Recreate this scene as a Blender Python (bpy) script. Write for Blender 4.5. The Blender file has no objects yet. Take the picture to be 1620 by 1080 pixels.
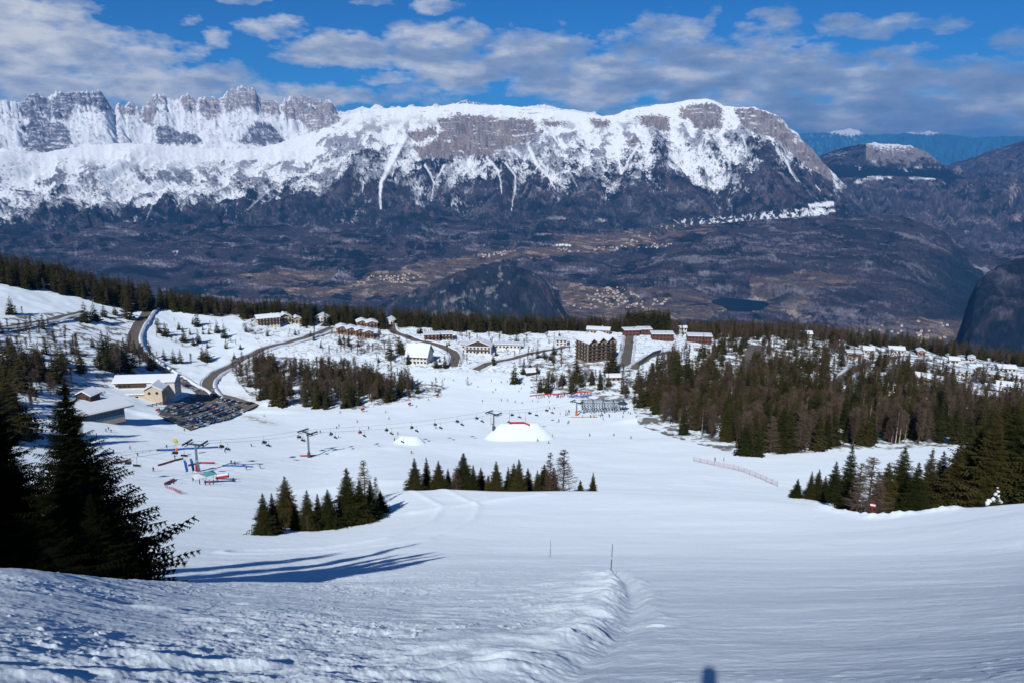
import bpy, bmesh, math, random
import numpy as np
from mathutils import Vector, Matrix, Euler

random.seed(7)
np.seterr(over='ignore')
Q = 1.0   # grid density
RNG = np.random.default_rng(7)
SC = bpy.context.scene
COL = SC.collection
R = math.radians

# ------------------------------------------------------------------ camera
PITCH = R(13.5)
FPX = 1250.0
cam_d = bpy.data.cameras.new('camera')
cam_d.sensor_width = 36.0
cam_d.lens = 36.0 * FPX / 1620.0
cam_d.clip_start = 0.05
cam_d.clip_end = 200000.0
cam = bpy.data.objects.new('camera', cam_d)
cam.location = (0, 0, 0)
cam.rotation_euler = (R(90) - PITCH, 0, 0)
COL.objects.link(cam)
SC.camera = cam

# ------------------------------------------------------------------ light
SUN_AZ = R(15.9)       # the light travels towards this azimuth (right of the view)
SUN_EL = R(35.2)
sun_d = bpy.data.lights.new('sun', 'SUN')
sun_d.energy = 4.1
sun_d.angle = R(0.5)
sun_d.color = (1.0, .98, .94)
sun = bpy.data.objects.new('sun', sun_d)
ldir = Vector((math.sin(SUN_AZ) * math.cos(SUN_EL), math.cos(SUN_AZ) * math.cos(SUN_EL), -math.sin(SUN_EL)))
sun.rotation_euler = ldir.to_track_quat('-Z', 'Y').to_euler()
sun.location = (-30, -80, 60)
COL.objects.link(sun)

SC.view_settings.view_transform = 'Standard'
SC.view_settings.look = 'None'
SC.view_settings.exposure = 0.0
SC.view_settings.gamma = 1.0
SC.cycles.max_bounces = 6
SC.cycles.diffuse_bounces = 3
SC.cycles.transparent_max_bounces = 8
SC.cycles.volume_bounces = 0


class NT:
    """small helper for node trees"""
    def __init__(self, tree):
        self.t = tree
        self.t.nodes.clear()

    def n(self, typ, **kw):
        nd = self.t.nodes.new(typ)
        for k, v in kw.items():
            if k == 'ins':
                for kk, vv in v.items():
                    sock = nd.inputs[kk]
                    if isinstance(vv, bpy.types.NodeSocket):
                        self.t.links.new(vv, sock)
                    else:
                        sock.default_value = vv
            else:
                setattr(nd, k, v)
        return nd

    def m(self, op, a, b=None, c=None, clamp=False):
        nd = self.t.nodes.new('ShaderNodeMath')
        nd.operation = op
        nd.use_clamp = clamp
        for i, v in enumerate((a, b, c)):
            if v is None:
                continue
            if isinstance(v, bpy.types.NodeSocket):
                self.t.links.new(v, nd.inputs[i])
            else:
                nd.inputs[i].default_value = v
        return nd.outputs[0]

    def mix(self, f, a, b, mode='MIX'):
        nd = self.t.nodes.new('ShaderNodeMix')
        nd.data_type = 'RGBA'
        nd.blend_type = mode
        for i, v in ((0, f), (6, a), (7, b)):
            if isinstance(v, bpy.types.NodeSocket):
                self.t.links.new(v, nd.inputs[i])
            else:
                nd.inputs[i].default_value = v if i == 0 else (*v, 1.0) if len(v) == 3 else v
        return nd.outputs[2]

    def ramp(self, f, stops, interp='LINEAR'):
        nd = self.t.nodes.new('ShaderNodeValToRGB')
        nd.color_ramp.interpolation = interp
        els = nd.color_ramp.elements
        while len(els) < len(stops):
            els.new(0.5)
        for e, (p, c) in zip(els, stops):
            e.position = p
            e.color = c if len(c) == 4 else (*c, 1)
        self.t.links.new(f, nd.inputs[0])
        return nd.outputs[0]


# ------------------------------------------------------------------ sky with clouds
world = bpy.data.worlds.new('World')
SC.world = world
world.use_nodes = True
W = NT(world.node_tree)
sky = W.n('ShaderNodeTexSky')
sky.sky_type = 'NISHITA'
sky.sun_disc = False
sky.sun_elevation = SUN_EL
sky.sun_rotation = math.pi + SUN_AZ
sky.altitude = 1700
sky.air_density = 0.8
sky.dust_density = 0.2
sky.ozone_density = 3.0
tc = W.n('ShaderNodeTexCoord')
sep = W.n('ShaderNodeSeparateXYZ', ins={0: tc.outputs['Generated']})
gx, gy, gz = sep.outputs
az_s = W.m('ARCTAN2', gx, gy)
hyp = W.m('SQRT', W.m('ADD', W.m('MULTIPLY', gx, gx), W.m('MULTIPLY', gy, gy)))
el_s = W.m('ARCTAN2', gz, hyp)


def sky_px(x, y):
    v = (540 - y) / FPX
    u = (x - 810) / FPX
    f = math.cos(PITCH) + v * math.sin(PITCH)
    return math.atan2(u, f), math.atan2(-math.sin(PITCH) + v * math.cos(PITCH), math.hypot(u, f))


# big soft banks and small puffs: (x, y, half width, half height, weight) as seen in the photograph, put on the sky dome
BANKS = [
    (45, 20, 85, 34, .95), (70, 88, 135, 52, 1.05), (20, 140, 130, 40, .9), (250, 132, 165, 36, .95), (268, 76, 62, 20, .8), (330, 150, 110, 20, .85), (300, 28, 18, 12, .62), (345, 58, 24, 13, .62),
    (428, 42, 46, 13, .85), (537, 80, 84, 27, 1.05), (690, 68, 84, 34, .95), (735, 105, 90, 34, .95), (500, 148, 110, 20, .78), (615, 118, 56, 12, .76), (690, 152, 120, 20, .7),
    (855, 92, 90, 42, 1.0), (930, 125, 130, 42, 1.0), (1060, 70, 90, 42, .88), (1090, 120, 190, 42, 1.0), (1220, 55, 56, 34, .82), (1250, 130, 150, 44, .98), (1370, 45, 125, 18, .78), (1400, 88, 60, 13, .72),
    (1430, 140, 160, 38, 1.0), (1560, 155, 150, 48, 1.05), (1300, 185, 380, 30, 1.0), (1000, 172, 250, 18, .68), (690, 8, 46, 13, .78), (590, 4, 36, 8, .66), (385, 3, 46, 9, .66), (1600, 68, 40, 22, .66), (150, 170, 300, 16, .7),
]
wv = W.n('ShaderNodeCombineXYZ', ins={0: W.m('MULTIPLY', az_s, 9.0), 1: W.m('MULTIPLY', el_s, 20.0), 2: 0.0})
warp = W.n('ShaderNodeTexNoise', ins={'Vector': wv.outputs[0], 'Scale': 1.6, 'Detail': 4.0, 'Roughness': .6})
wsep = W.n('ShaderNodeSeparateColor', ins={0: warp.outputs['Color']})
az_w = W.m('ADD', az_s, W.m('MULTIPLY', W.m('SUBTRACT', wsep.outputs[0], .5), .07))
el_w = W.m('ADD', el_s, W.m('MULTIPLY', W.m('SUBTRACT', wsep.outputs[1], .5), .03))
acc = None
for (cx, cy, hw, hh, wt) in BANKS:
    a0, e0 = sky_px(cx, cy)
    dx = W.m('MULTIPLY', W.m('SUBTRACT', az_w, a0), FPX / hw)
    dy = W.m('MULTIPLY', W.m('SUBTRACT', el_w, e0), FPX / hh)
    d2 = W.m('ADD', W.m('MULTIPLY', dx, dx), W.m('MULTIPLY', dy, dy))
    g = W.m('MULTIPLY', W.m('EXPONENT', W.m('MULTIPLY', W.m('MULTIPLY', d2, d2), -0.55)), wt)
    acc = g if acc is None else W.m('SMOOTH_MAX', acc, g, .12)
# elsewhere on the dome: a general broken layer
plane = W.n('ShaderNodeCombineXYZ', ins={0: W.m('DIVIDE', gx, W.m('ADD', W.m('MAXIMUM', gz, 0), .15)), 1: W.m('DIVIDE', gy, W.m('ADD', W.m('MAXIMUM', gz, 0), .15)), 2: 3.0})
gen = W.n('ShaderNodeTexNoise', ins={'Vector': plane.outputs[0], 'Scale': .8, 'Detail': 5.0, 'Roughness': .55})
outside = W.m('SUBTRACT', 1, W.m('MULTIPLY', W.m('GREATER_THAN', gy, 0.55), W.m('LESS_THAN', el_s, .3)))
acc = W.m('ADD', acc, W.m('MULTIPLY', outside, W.m('MULTIPLY', W.m('SUBTRACT', gen.outputs[0], .40), 1.6)))
dv = W.n('ShaderNodeCombineXYZ', ins={0: W.m('MULTIPLY', az_s, 20.0), 1: W.m('MULTIPLY', el_s, 42.0), 2: 5.0})
det = W.n('ShaderNodeTexNoise', ins={'Vector': dv.outputs[0], 'Scale': 1.0, 'Detail': 8.0, 'Roughness': .60})
dens = W.m('ADD', acc, W.m('MULTIPLY', W.m('SUBTRACT', det.outputs[0], .5), 1.9))
cover = W.m('MULTIPLY', W.m('SMOOTH_MIN', W.m('MAXIMUM', W.m('MULTIPLY', W.m('SUBTRACT', dens, .46), 2.1), 0), 1.0, .25), .93)
dv2 = W.n('ShaderNodeCombineXYZ', ins={0: W.m('MULTIPLY', az_s, 15.0), 1: W.m('MULTIPLY', el_s, 44.0), 2: 9.0})
shade = W.n('ShaderNodeTexNoise', ins={'Vector': dv2.outputs[0], 'Scale': 1.1, 'Detail': 6.0, 'Roughness': .55})
edge = W.m('SUBTRACT', 1.0, W.m('MULTIPLY', W.m('SUBTRACT', dens, .5), 1.1), clamp=True)
left = W.m('ADD', W.m('MULTIPLY_ADD', az_s, -.5, .10), W.m('MAXIMUM', W.m('MULTIPLY_ADD', el_s, -5.0, .42), 0))
lum = W.m('ADD', W.m('ADD', W.m('MULTIPLY', W.m('SUBTRACT', shade.outputs[0], .5), 2.2), W.m('MULTIPLY', edge, .38)), W.m('ADD', left, .28), clamp=True)
ccol = W.ramp(lum, [(0.0, (.17, .27, .46)), (.5, (.31, .40, .57)), (1.0, (.74, .76, .80))])
skyc = W.mix(1.0, sky.outputs[0], (.12, .53, .92), 'MULTIPLY')
skyc = W.mix(1.0, skyc, (.085, .085, .085), 'MULTIPLY')
final = W.mix(cover, skyc, ccol)
bg = W.n('ShaderNodeBackground', ins={0: final, 1: 1.0})
wo = W.n('ShaderNodeOutputWorld', ins={0: bg.outputs[0]})

# ------------------------------------------------------------------ noise and projection helpers
_GA = np.random.default_rng(11).random(65536).astype(np.float32) * 2 * np.pi
_GX = np.cos(_GA); _GY = np.sin(_GA)


def perlin(x, y, seed=0):
    x = np.asarray(x, dtype=np.float64); y = np.asarray(y, dtype=np.float64)
    x, y = np.broadcast_arrays(x, y)
    ixf = np.floor(x); iyf = np.floor(y)
    fx = (x - ixf).astype(np.float32); fy = (y - iyf).astype(np.float32)
    ix = ixf.astype(np.int64).astype(np.uint32); iy = iyf.astype(np.int64).astype(np.uint32)
    u = fx * fx * fx * (fx * (fx * 6 - 15) + 10)
    v = fy * fy * fy * (fy * (fy * 6 - 15) + 10)
    hx0 = ix * np.uint32(374761393); hx1 = hx0 + np.uint32(374761393)
    hy0 = iy * np.uint32(668265263) + np.uint32((seed * 40503 * 2654435 + 977) & 0xffffffff); hy1 = hy0 + np.uint32(668265263)

    def g(hx, hy, ox, oy):
        h = hx + hy
        h = (h ^ (h >> np.uint32(13))) * np.uint32(1274126177)
        h = (h ^ (h >> np.uint32(16))) & np.uint32(65535)
        return _GX[h] * (fx - ox) + _GY[h] * (fy - oy)
    a = g(hx0, hy0, 0, 0); b = g(hx1, hy0, 1, 0); c = g(hx0, hy1, 0, 1); d = g(hx1, hy1, 1, 1)
    ab = a + u * (b - a)
    return np.float32(1.5) * (ab + v * (c + u * (d - c) - ab))


def fbm(x, y, octv=5, seed=0, gain=.5, lac=2.03):
    s = 0; a = 1.0; t = 0
    for i in range(octv):
        s = s + a * perlin(x, y, seed + i * 17)
        t += a; a *= gain; x = x * lac + 3.1; y = y * lac + 7.7
    return s / t * 1.4


def ridged(x, y, octv=5, seed=0, gain=.5, lac=2.05):
    s = 0; a = 1.0; t = 0
    for i in range(octv):
        s = s + a * (1 - np.abs(perlin(x, y, seed + i * 13)) * 2)
        t += a; a *= gain; x = x * lac + 5.3; y = y * lac + 1.9
    return s / t


def sstep(a, b, x):
    t = np.clip((x - a) / (b - a), 0, 1)
    return t * t * (3 - 2 * t)


SP, CP = math.sin(PITCH), math.cos(PITCH)


def tan_el(az, y):
    """tangent of the elevation at which azimuth az meets image row y"""
    v = (540 - np.asarray(y, dtype=float)) / FPX
    return (-SP + v * CP) / ((CP + v * SP) * np.sqrt(1 + np.tan(az) ** 2))


def px_az(x, y):
    v = (540 - np.asarray(y, dtype=float)) / FPX
    return np.arctan2((np.asarray(x, dtype=float) - 810) / FPX, CP + v * SP)


def project(X, Y, Z):
    d = Y * CP - Z * SP
    d = np.where(np.abs(d) < 1e-6, 1e-6, d)
    u = X / d
    v = (Y * SP + Z * CP) / d
    return 810 + u * FPX, 540 - v * FPX


def in_poly(px, py, poly):
    inside = np.zeros(px.shape, dtype=bool)
    n = len(poly)
    for i in range(n):
        x1, y1 = poly[i]; x2, y2 = poly[(i + 1) % n]
        if y1 == y2:
            continue
        c = ((y1 > py) != (y2 > py)) & (px < (x2 - x1) * (py - y1) / (y2 - y1) + x1)
        inside ^= c
    return inside


def seg_dist(px, py, pts):
    """distance to a polyline, signed side, and position along it (0..n)"""
    best = np.full(px.shape, 1e9); side = np.zeros(px.shape); par = np.zeros(px.shape)
    for i in range(len(pts) - 1):
        ax, ay = pts[i]; bx, by = pts[i + 1]
        dx, dy = bx - ax, by - ay
        t = np.clip(((px - ax) * dx + (py - ay) * dy) / (dx * dx + dy * dy), 0, 1)
        d = np.hypot(px - ax - t * dx, py - ay - t * dy)
        s = np.sign((px - ax) * dy - (py - ay) * dx)
        m = d < best
        best[m] = d[m]; side[m] = s[m]; par[m] = (i + t)[m]
    return best, side, par


# ------------------------------------------------------------------ near terrain (the piste and the village shelf)
# columns of the slope: for each image column, (distance, image row) of the ground; rows are turned into heights
COLS = {
    -500: [(8, 1078), (22, 905), (30, 950), (60, 912), (95, 872), (130, 830), (200, 760), (260, 715), (310, 670), (350, 640), (400, 610), (440, 590), (480, 570), (560, 535), (650, 490), (740, 450), (850, 415)],
    0: [(8, 1078), (24, 896), (31, 945), (60, 912), (95, 872), (130, 830), (200, 770), (260, 730), (310, 700), (350, 675), (400, 645), (440, 620), (480, 598), (560, 552), (650, 500), (740, 455), (850, 415)],
    100: [(8, 1078), (26, 906), (34, 945), (60, 915), (95, 875), (130, 830), (200, 780), (260, 742), (310, 715), (350, 695), (400, 665), (440, 642), (480, 622), (560, 568), (650, 517), (740, 470), (850, 437)],
    200: [(8, 1078), (29, 916), (36, 940), (60, 915), (95, 875), (130, 832), (200, 782), (260, 745), (310, 720), (350, 700), (400, 675), (450, 655), (500, 632), (560, 595), (640, 550), (720, 512), (800, 480), (860, 462)],
    325: [(8, 1078), (33, 920), (38, 926), (60, 913), (92, 878), (122, 845), (180, 790), (230, 755), (290, 728), (350, 702), (400, 685), (440, 672), (480, 660), (520, 650), (560, 630), (620, 600), (690, 555), (760, 515), (830, 488)],
    500: [(8, 1078), (36, 921), (42, 926), (66, 905), (92, 877), (122, 845), (150, 818), (180, 797), (220, 765), (255, 742), (310, 722), (360, 698), (400, 682), (450, 665), (500, 645), (560, 615), (620, 583), (690, 553), (770, 525), (840, 502)],
    650: [(8, 1078), (40, 916), (60, 897), (85, 872), (110, 845), (135, 818), (152, 790), (165, 772), (176, 778), (215, 752), (255, 730), (300, 715), (350, 696), (400, 680), (460, 655), (520, 630), (570, 608), (630, 580), (690, 555), (760, 530), (830, 512)],
    810: [(8, 1078), (45, 908), (85, 876), (110, 848), (135, 812), (158, 783), (165, 777), (180, 788), (225, 762), (240, 755), (275, 735), (310, 720), (350, 702), (400, 683), (470, 655), (540, 625), (580, 603), (630, 580), (680, 560), (740, 540), (820, 522)],
    1000: [(8, 1078), (45, 907), (85, 878), (115, 845), (140, 808), (158, 783), (165, 777), (182, 795), (230, 765), (280, 740), (330, 712), (380, 690), (430, 665), (500, 632), (560, 602), (620, 575), (680, 555), (740, 540), (820, 523)],
    1250: [(8, 1078), (45, 907), (85, 880), (115, 847), (138, 815), (152, 793), (158, 790), (180, 808), (220, 787), (260, 760), (300, 732), (340, 708), (400, 675), (470, 640), (550, 608), (620, 588), (700, 565), (780, 545), (870, 527)],
    1400: [(8, 1078), (45, 907), (85, 880), (115, 845), (135, 823), (145, 815), (150, 818), (185, 825), (225, 795), (275, 760), (320, 725), (360, 705), (430, 675), (500, 645), (570, 620), (660, 596), (750, 575), (850, 555), (930, 542)],
    1520: [(8, 1078), (45, 907), (85, 878), (115, 838), (135, 812), (142, 803), (148, 808), (185, 820), (225, 795), (280, 757), (330, 722), (370, 705), (430, 680), (500, 655), (580, 630), (670, 612), (760, 596), (860, 575), (960, 562)],
    1640: [(8, 1078), (45, 905), (85, 872), (115, 822), (130, 798), (138, 790), (144, 795), (185, 808), (225, 785), (280, 752), (330, 722), (370, 705), (430, 683), (510, 657), (600, 632), (700, 615), (800, 600), (900, 588), (1000, 580)],
    2100: [(8, 1078), (45, 890), (85, 860), (115, 815), (130, 790), (138, 782), (144, 787), (185, 800), (225, 780), (280, 750), (330, 722), (370, 705), (430, 683), (510, 657), (600, 632), (700, 615), (800, 600), (900, 588), (1000, 580)],
}
NR = 1400
LR = np.linspace(math.log(0.8), math.log(1500), NR)
RG = np.exp(LR)
caz = []; ctab = []
for cx in sorted(COLS):
    a = float(px_az(cx, 700))
    pts = COLS[cx]
    rr = [0.0, 2.0]; zz = [-1.72, -1.72 - 0.5 * 2]
    for (r, y) in pts:
        rr.append(r); zz.append(r * float(tan_el(a, y)))
    rl, zl = rr[-1], zz[-1]
    rr += [rl + 45, rl + 160, rl + 400, rl + 800]
    zz += [zl - 14, zl - 75, zl - 235, zl - 480]
    caz.append(a); ctab.append(np.interp(RG, rr, zz))
ctab = np.array(ctab); caz = np.array(caz)
NA = 361
AZG = np.linspace(R(-60), R(60), NA)
HT = np.array([np.array([np.interp(a, caz, ctab[:, k]) for a in AZG]) for k in range(NR)]).T  # (NA,NR)


def gsm(a, sig, axis):
    k = int(sig * 3) + 1
    w = np.exp(-.5 * (np.arange(-k, k + 1) / sig) ** 2); w /= w.sum()
    pad = [(0, 0), (0, 0)]; pad[axis] = (k, k)
    b = np.pad(a, pad, mode='edge')
    out = np.zeros_like(a)
    for i, ww in enumerate(w):
        sl = [slice(None), slice(None)]; sl[axis] = slice(i, i + a.shape[axis])
        out += ww * b[tuple(sl)]
    return out


HS = gsm(HT, 14, 1); ws = (sstep(42, 56, RG) * (1 - sstep(118, 140, RG)))[None, :]
HT = gsm(gsm(HT, 3.2, 1) * (1 - ws) + HS * ws, 5.0, 0)


def base_h(az, r):
    ia = np.clip((az - AZG[0]) / (AZG[1] - AZG[0]), 0, NA - 1.001)
    ir = np.clip((np.log(np.maximum(r, .81)) - LR[0]) / (LR[1] - LR[0]), 0, NR - 1.001)
    a0 = ia.astype(int); r0 = ir.astype(int); fa = ia - a0; fr = ir - r0
    z = (HT[a0, r0] * (1 - fa) * (1 - fr) + HT[a0 + 1, r0] * fa * (1 - fr) + HT[a0, r0 + 1] * (1 - fa) * fr + HT[a0 + 1, r0 + 1] * fa * fr)
    aa = np.abs(az)
    w = 1 - sstep(R(60), R(140), aa)
    return z * w + (-1.72 + .33 * np.minimum(r, 300)) * (1 - w)


# terraces, banks and dips added on top: polylines in image pixels over the ground
def px_world(x, y, hfun=None):
    """first hit of the ray through image point (x,y) with the near ground"""
    x = np.atleast_1d(np.asarray(x, float)); y = np.atleast_1d(np.asarray(y, float))
    az = px_az(x, y); te = tan_el(az, y)
    rs = np.exp(np.linspace(math.log(3), math.log(1300), 900))
    h = hfun or base_h
    Z = h(az[:, None] + 0 * rs[None], rs[None] + 0 * az[:, None])
    below = (te[:, None] * rs[None]) <= Z
    hit = below.any(axis=1)
    k = np.where(hit, below.argmax(axis=1), len(rs) - 1)
    k = np.maximum(k, 1)
    ii = np.arange(len(x))
    d1 = te * rs[k] - Z[ii, k]; d0 = te * rs[k - 1] - Z[ii, k - 1]
    t = np.where(np.abs(d0 - d1) > 1e-9, d0 / (d0 - d1 + 1e-12), 0)
    r = rs[k - 1] + np.clip(t, 0, 1) * (rs[k] - rs[k - 1])
    return r * np.sin(az), r * np.cos(az), r * te, hit


def wpoly(pts):
    a = np.array(pts, float)
    X, Y, Z, _ = px_world(a[:, 0], a[:, 1])
    return list(zip(X, Y))


BUMPS = []  # (x, y, radius x, radius y, height)
def bump_at(px_, py_, rx, ry, h, rot=0.0):
    X, Y, Z, _ = px_world([px_], [py_])
    BUMPS.append((X[0], Y[0], rx, ry, h, rot))


bump_at(625, 706, 6, 4, .8)
bump_at(432, 642, 14, 8, 2.5)
bump_at(1000, 668, 12, 6, 2.0)
bump_at(1030, 668, 10, 6, 1.5)
bump_at(560, 770, 24, 6, 1.0)
bump_at(225, 655, 14, 5, 2.0)
bump_at(430, 652, 16, 6, 2.0)
LIP = wpoly([(360, 800), (395, 768), (430, 745), (520, 731), (600, 724), (700, 718), (800, 713), (880, 708)])
RUT = wpoly([(966, 905), (978, 918), (984, 935), (982, 955), (970, 980), (945, 1005), (905, 1035), (860, 1062), (815, 1078)])
BANK = wpoly([(1240, 790), (1300, 805), (1378, 817), (1440, 812), (1500, 806), (1560, 798), (1630, 788)])


KX, KY, _kz, _ = px_world([822, 647], [694, 700])   # the two snow kickers of the fun park


def height(az, r):
    az, r = np.broadcast_arrays(np.asarray(az, float), np.asarray(r, float))
    z = base_h(az, r)
    X = r * np.sin(az); Y = r * np.cos(az)
    far = sstep(60, 260, r)
    z = z + far * (.9 * perlin(X / 45, Y / 45, 3) + .35 * perlin(X / 17, Y / 17, 4))
    off = sstep(520, 620, r) + sstep(-.35, -.5, az) * sstep(330, 420, r)
    z = z + np.clip(off, 0, 1) * 1.6 * fbm(X / 30, Y / 30, 3, 9)
    for (bx, by, rx, ry, h, rot) in BUMPS:
        dx = X - bx; dy = Y - by
        c, s = math.cos(rot), math.sin(rot)
        e = ((dx * c + dy * s) / rx) ** 2 + ((-dx * s + dy * c) / ry) ** 2
        z = z + h * np.exp(-e * 1.2)
    sel = (r > 180) & (r < 520)
    if np.any(sel):
        xs_, ys_ = X[sel], Y[sel]
        ld, _, lp = seg_dist(xs_, ys_, LIP)
        fade = sstep(.2, 1.6, lp) * (1 - sstep(5.2, 6.9, lp))
        lx_ = np.interp(xs_, [q[0] for q in LIP], [q[1] for q in LIP])
        nearer = ys_ < lx_
        add = -2.5 * fade * np.where(nearer, 1 - sstep(0, 38, ld), 1 - sstep(0, 55, ld))
        for (kx, ky, rx, ry, h) in ((KX[0], KY[0], 16.5, 9.5, 8.3), (KX[1], KY[1], 7.0, 5.0, 3.4)):
            e = (np.abs((xs_ - kx) / rx) ** 2.4 + np.abs((ys_ - ky - 2) / ry) ** 2.4) ** (1 / 2.4)
            add = add + h * np.clip((1.05 - e) / .5, 0, 1) ** .9
        z = np.array(z, dtype=float)
        z[sel] += add
    return z


def height_xy(x, y):
    return height(np.arctan2(x, y), np.hypot(x, y))


def ground_px(x, y):
    return px_world(x, y, height)


# ------------------------------------------------------------------ object helpers
def tag(o, label=None, cat=None, group=None, kind=None):
    if label: o['label'] = label
    if cat: o['category'] = cat
    if group: o['group'] = group
    if kind: o['kind'] = kind
    return o


def link(name, me, parent=None, loc=None, rot=None, scale=None):
    o = bpy.data.objects.new(name, me)
    COL.objects.link(o)
    if parent is not None: o.parent = parent
    if loc is not None: o.location = loc
    if rot is not None: o.rotation_euler = rot
    if scale is not None: o.scale = scale
    return o


def empty(name, loc=(0, 0, 0), rz=0.0, scale=None):
    o = link(name, None, None, loc, (0, 0, rz), scale)
    o.empty_display_size = .2
    return o


def np_mesh(name, V, F, mats, fmat=None, smooth=False, cols=None):
    """V (n,3), F (m,k) same size faces or a list of such arrays"""
    me = bpy.data.meshes.new(name)
    V = np.asarray(V, dtype=np.float32)
    Fs = F if isinstance(F, list) else [F]
    Fs = [np.asarray(f, dtype=np.int32) for f in Fs if len(f)]
    me.vertices.add(len(V)); me.vertices.foreach_set('co', V.ravel())
    nl = sum(f.size for f in Fs); nf = sum(len(f) for f in Fs)
    me.loops.add(nl); me.polygons.add(nf)
    me.loops.foreach_set('vertex_index', np.concatenate([f.ravel() for f in Fs]))
    tot = np.concatenate([np.full(len(f), f.shape[1], dtype=np.int32) for f in Fs])
    me.polygons.foreach_set('loop_start', np.concatenate([[0], np.cumsum(tot)[:-1]]).astype(np.int32))
    me.polygons.foreach_set('loop_total', tot)
    if fmat is not None:
        me.polygons.foreach_set('material_index', np.asarray(fmat, dtype=np.int32))
    if smooth:
        me.polygons.foreach_set('use_smooth', np.ones(nf, dtype=bool))
    for m in (mats if isinstance(mats, (list, tuple)) else [mats]):
        me.materials.append(m)
    me.update()
    if cols is not None:
        at = me.color_attributes.new('tint', 'FLOAT_COLOR', 'POINT')
        c4 = np.ones((len(V), 4), dtype=np.float32); c4[:, :3] = cols
        at.data.foreach_set('color', c4.ravel())
    return me


def grid_faces(na, nr, wrap=False):
    i = np.arange(na if wrap else na - 1)[:, None]; j = np.arange(nr - 1)[None]
    i2 = (i + 1) % na
    a = i * nr + j; b = i2 * nr + j
    return np.stack([a + 0 * b, a + 1 + 0 * b, b + 1, b], axis=-1).reshape(-1, 4)[:, ::-1]


def mat(name, rgb, rough=.8, metal=0.0, var=0.0, vscale=3.0, spec=.3):
    m = bpy.data.materials.new(name); m.use_nodes = True
    T = NT(m.node_tree)
    c = (*rgb, 1)
    b = T.n('ShaderNodeBsdfPrincipled', ins={'Base Color': c, 'Roughness': rough, 'Metallic': metal, 'Specular IOR Level': spec})
    if var:
        co = T.n('ShaderNodeTexCoord')
        nz = T.n('ShaderNodeTexNoise', ins={'Vector': co.outputs['Object'], 'Scale': vscale, 'Detail': 4.0})
        k = T.m('MULTIPLY_ADD', T.m('SUBTRACT', nz.outputs[0], .5), 4 * var, 1.0)
        T.t.links.new(T.n('ShaderNodeVectorMath', operation='SCALE', ins={0: rgb, 'Scale': k}).outputs[0], b.inputs['Base Color'])
    T.n('ShaderNodeOutputMaterial', ins={0: b.outputs[0]})
    return m
# ------------------------------------------------------------------ ground materials
def snow_ground_mat():
    m = bpy.data.materials.new('snow_ground'); m.use_nodes = True
    T = NT(m.node_tree)
    at = T.n('ShaderNodeAttribute', attribute_name='tint')
    co = T.n('ShaderNodeTexCoord')
    n1 = T.n('ShaderNodeTexNoise', ins={'Vector': co.outputs['Object'], 'Scale': 9.0, 'Detail': 5.0, 'Roughness': .65})
    col = T.n('ShaderNodeVectorMath', operation='SCALE', ins={0: at.outputs[0], 'Scale': T.m('MULTIPLY_ADD', n1.outputs[0], .08, .96)})
    geo = T.n('ShaderNodeNewGeometry')
    dist = T.n('ShaderNodeVectorMath', operation='LENGTH', ins={0: geo.outputs['Position']}).outputs['Value']
    # combed lines and crumbs on the snow, fine close by
    n2 = T.n('ShaderNodeTexNoise', ins={'Vector': co.outputs['Object'], 'Scale': 7.0, 'Detail': 9.0, 'Roughness': .78})
    bmp = T.n('ShaderNodeBump', ins={'Height': n2.outputs[0], 'Strength': .6, 'Distance': .06})
    n3 = T.n('ShaderNodeTexNoise', ins={'Vector': co.outputs['Object'], 'Scale': .35, 'Detail': 5.0, 'Roughness': .6})
    bmp2 = T.n('ShaderNodeBump', ins={'Height': n3.outputs[0], 'Strength': .35, 'Distance': .5, 'Normal': bmp.outputs[0]})
    d = T.n('ShaderNodeBsdfDiffuse', ins={'Color': col.outputs[0], 'Roughness': .45, 'Normal': bmp2.outputs[0]})
    T.n('ShaderNodeOutputMaterial', ins={0: d.outputs[0]})
    return m


def far_mat():
    m = bpy.data.materials.new('mountain_ground'); m.use_nodes = True
    T = NT(m.node_tree)
    at = T.n('ShaderNodeAttribute', attribute_name='tint')
    d = T.n('ShaderNodeBsdfDiffuse', ins={'Color': at.outputs[0], 'Roughness': .6})
    T.n('ShaderNodeOutputMaterial', ins={0: d.outputs[0]})
    return m


M_SNOWG = snow_ground_mat()
M_FAR = far_mat()

# ------------------------------------------------------------------ near ground mesh
az_in = np.linspace(R(-37), R(37), int(1180 * Q))
az_l = np.linspace(R(-180), R(-37), 50)[:-1]
az_r = np.linspace(R(37), R(180), 50)[1:]
AZC = np.concatenate([az_l, az_in, az_r])
# rows: even steps of image row on the middle column, so the grid is as fine as the picture wherever one looks
rs_f = np.exp(np.linspace(math.log(5), math.log(1000), 6000))
te = base_h(np.zeros_like(rs_f), rs_f) / rs_f
ang = np.arctan(te)
w_ = np.abs(np.gradient(ang)) + .25 * np.gradient(np.log(rs_f)) * .02 + 6e-5
cum = np.cumsum(w_); cum /= cum[-1]
r_in = np.interp(np.linspace(0, 1, int(1150 * Q)), cum, rs_f)
RC = np.concatenate([[.02, 1, 2, 3, 4], r_in, np.linspace(1000, 1500, 24)[1:]])
A, RR = np.meshgrid(AZC, RC, indexing='ij')
ZN = height(A, RR)
XN = RR * np.sin(A); YN = RR * np.cos(A)
PX, PY = project(XN, YN, ZN)
# fine relief of the snow close to the camera
near = 1 - sstep(70, 170, RR)
chop = np.zeros_like(ZN)
sub = RR < 200
xs, ys, rs_ = XN[sub], YN[sub], RR[sub]
pxs, pys = PX[sub], PY[sub]
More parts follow.
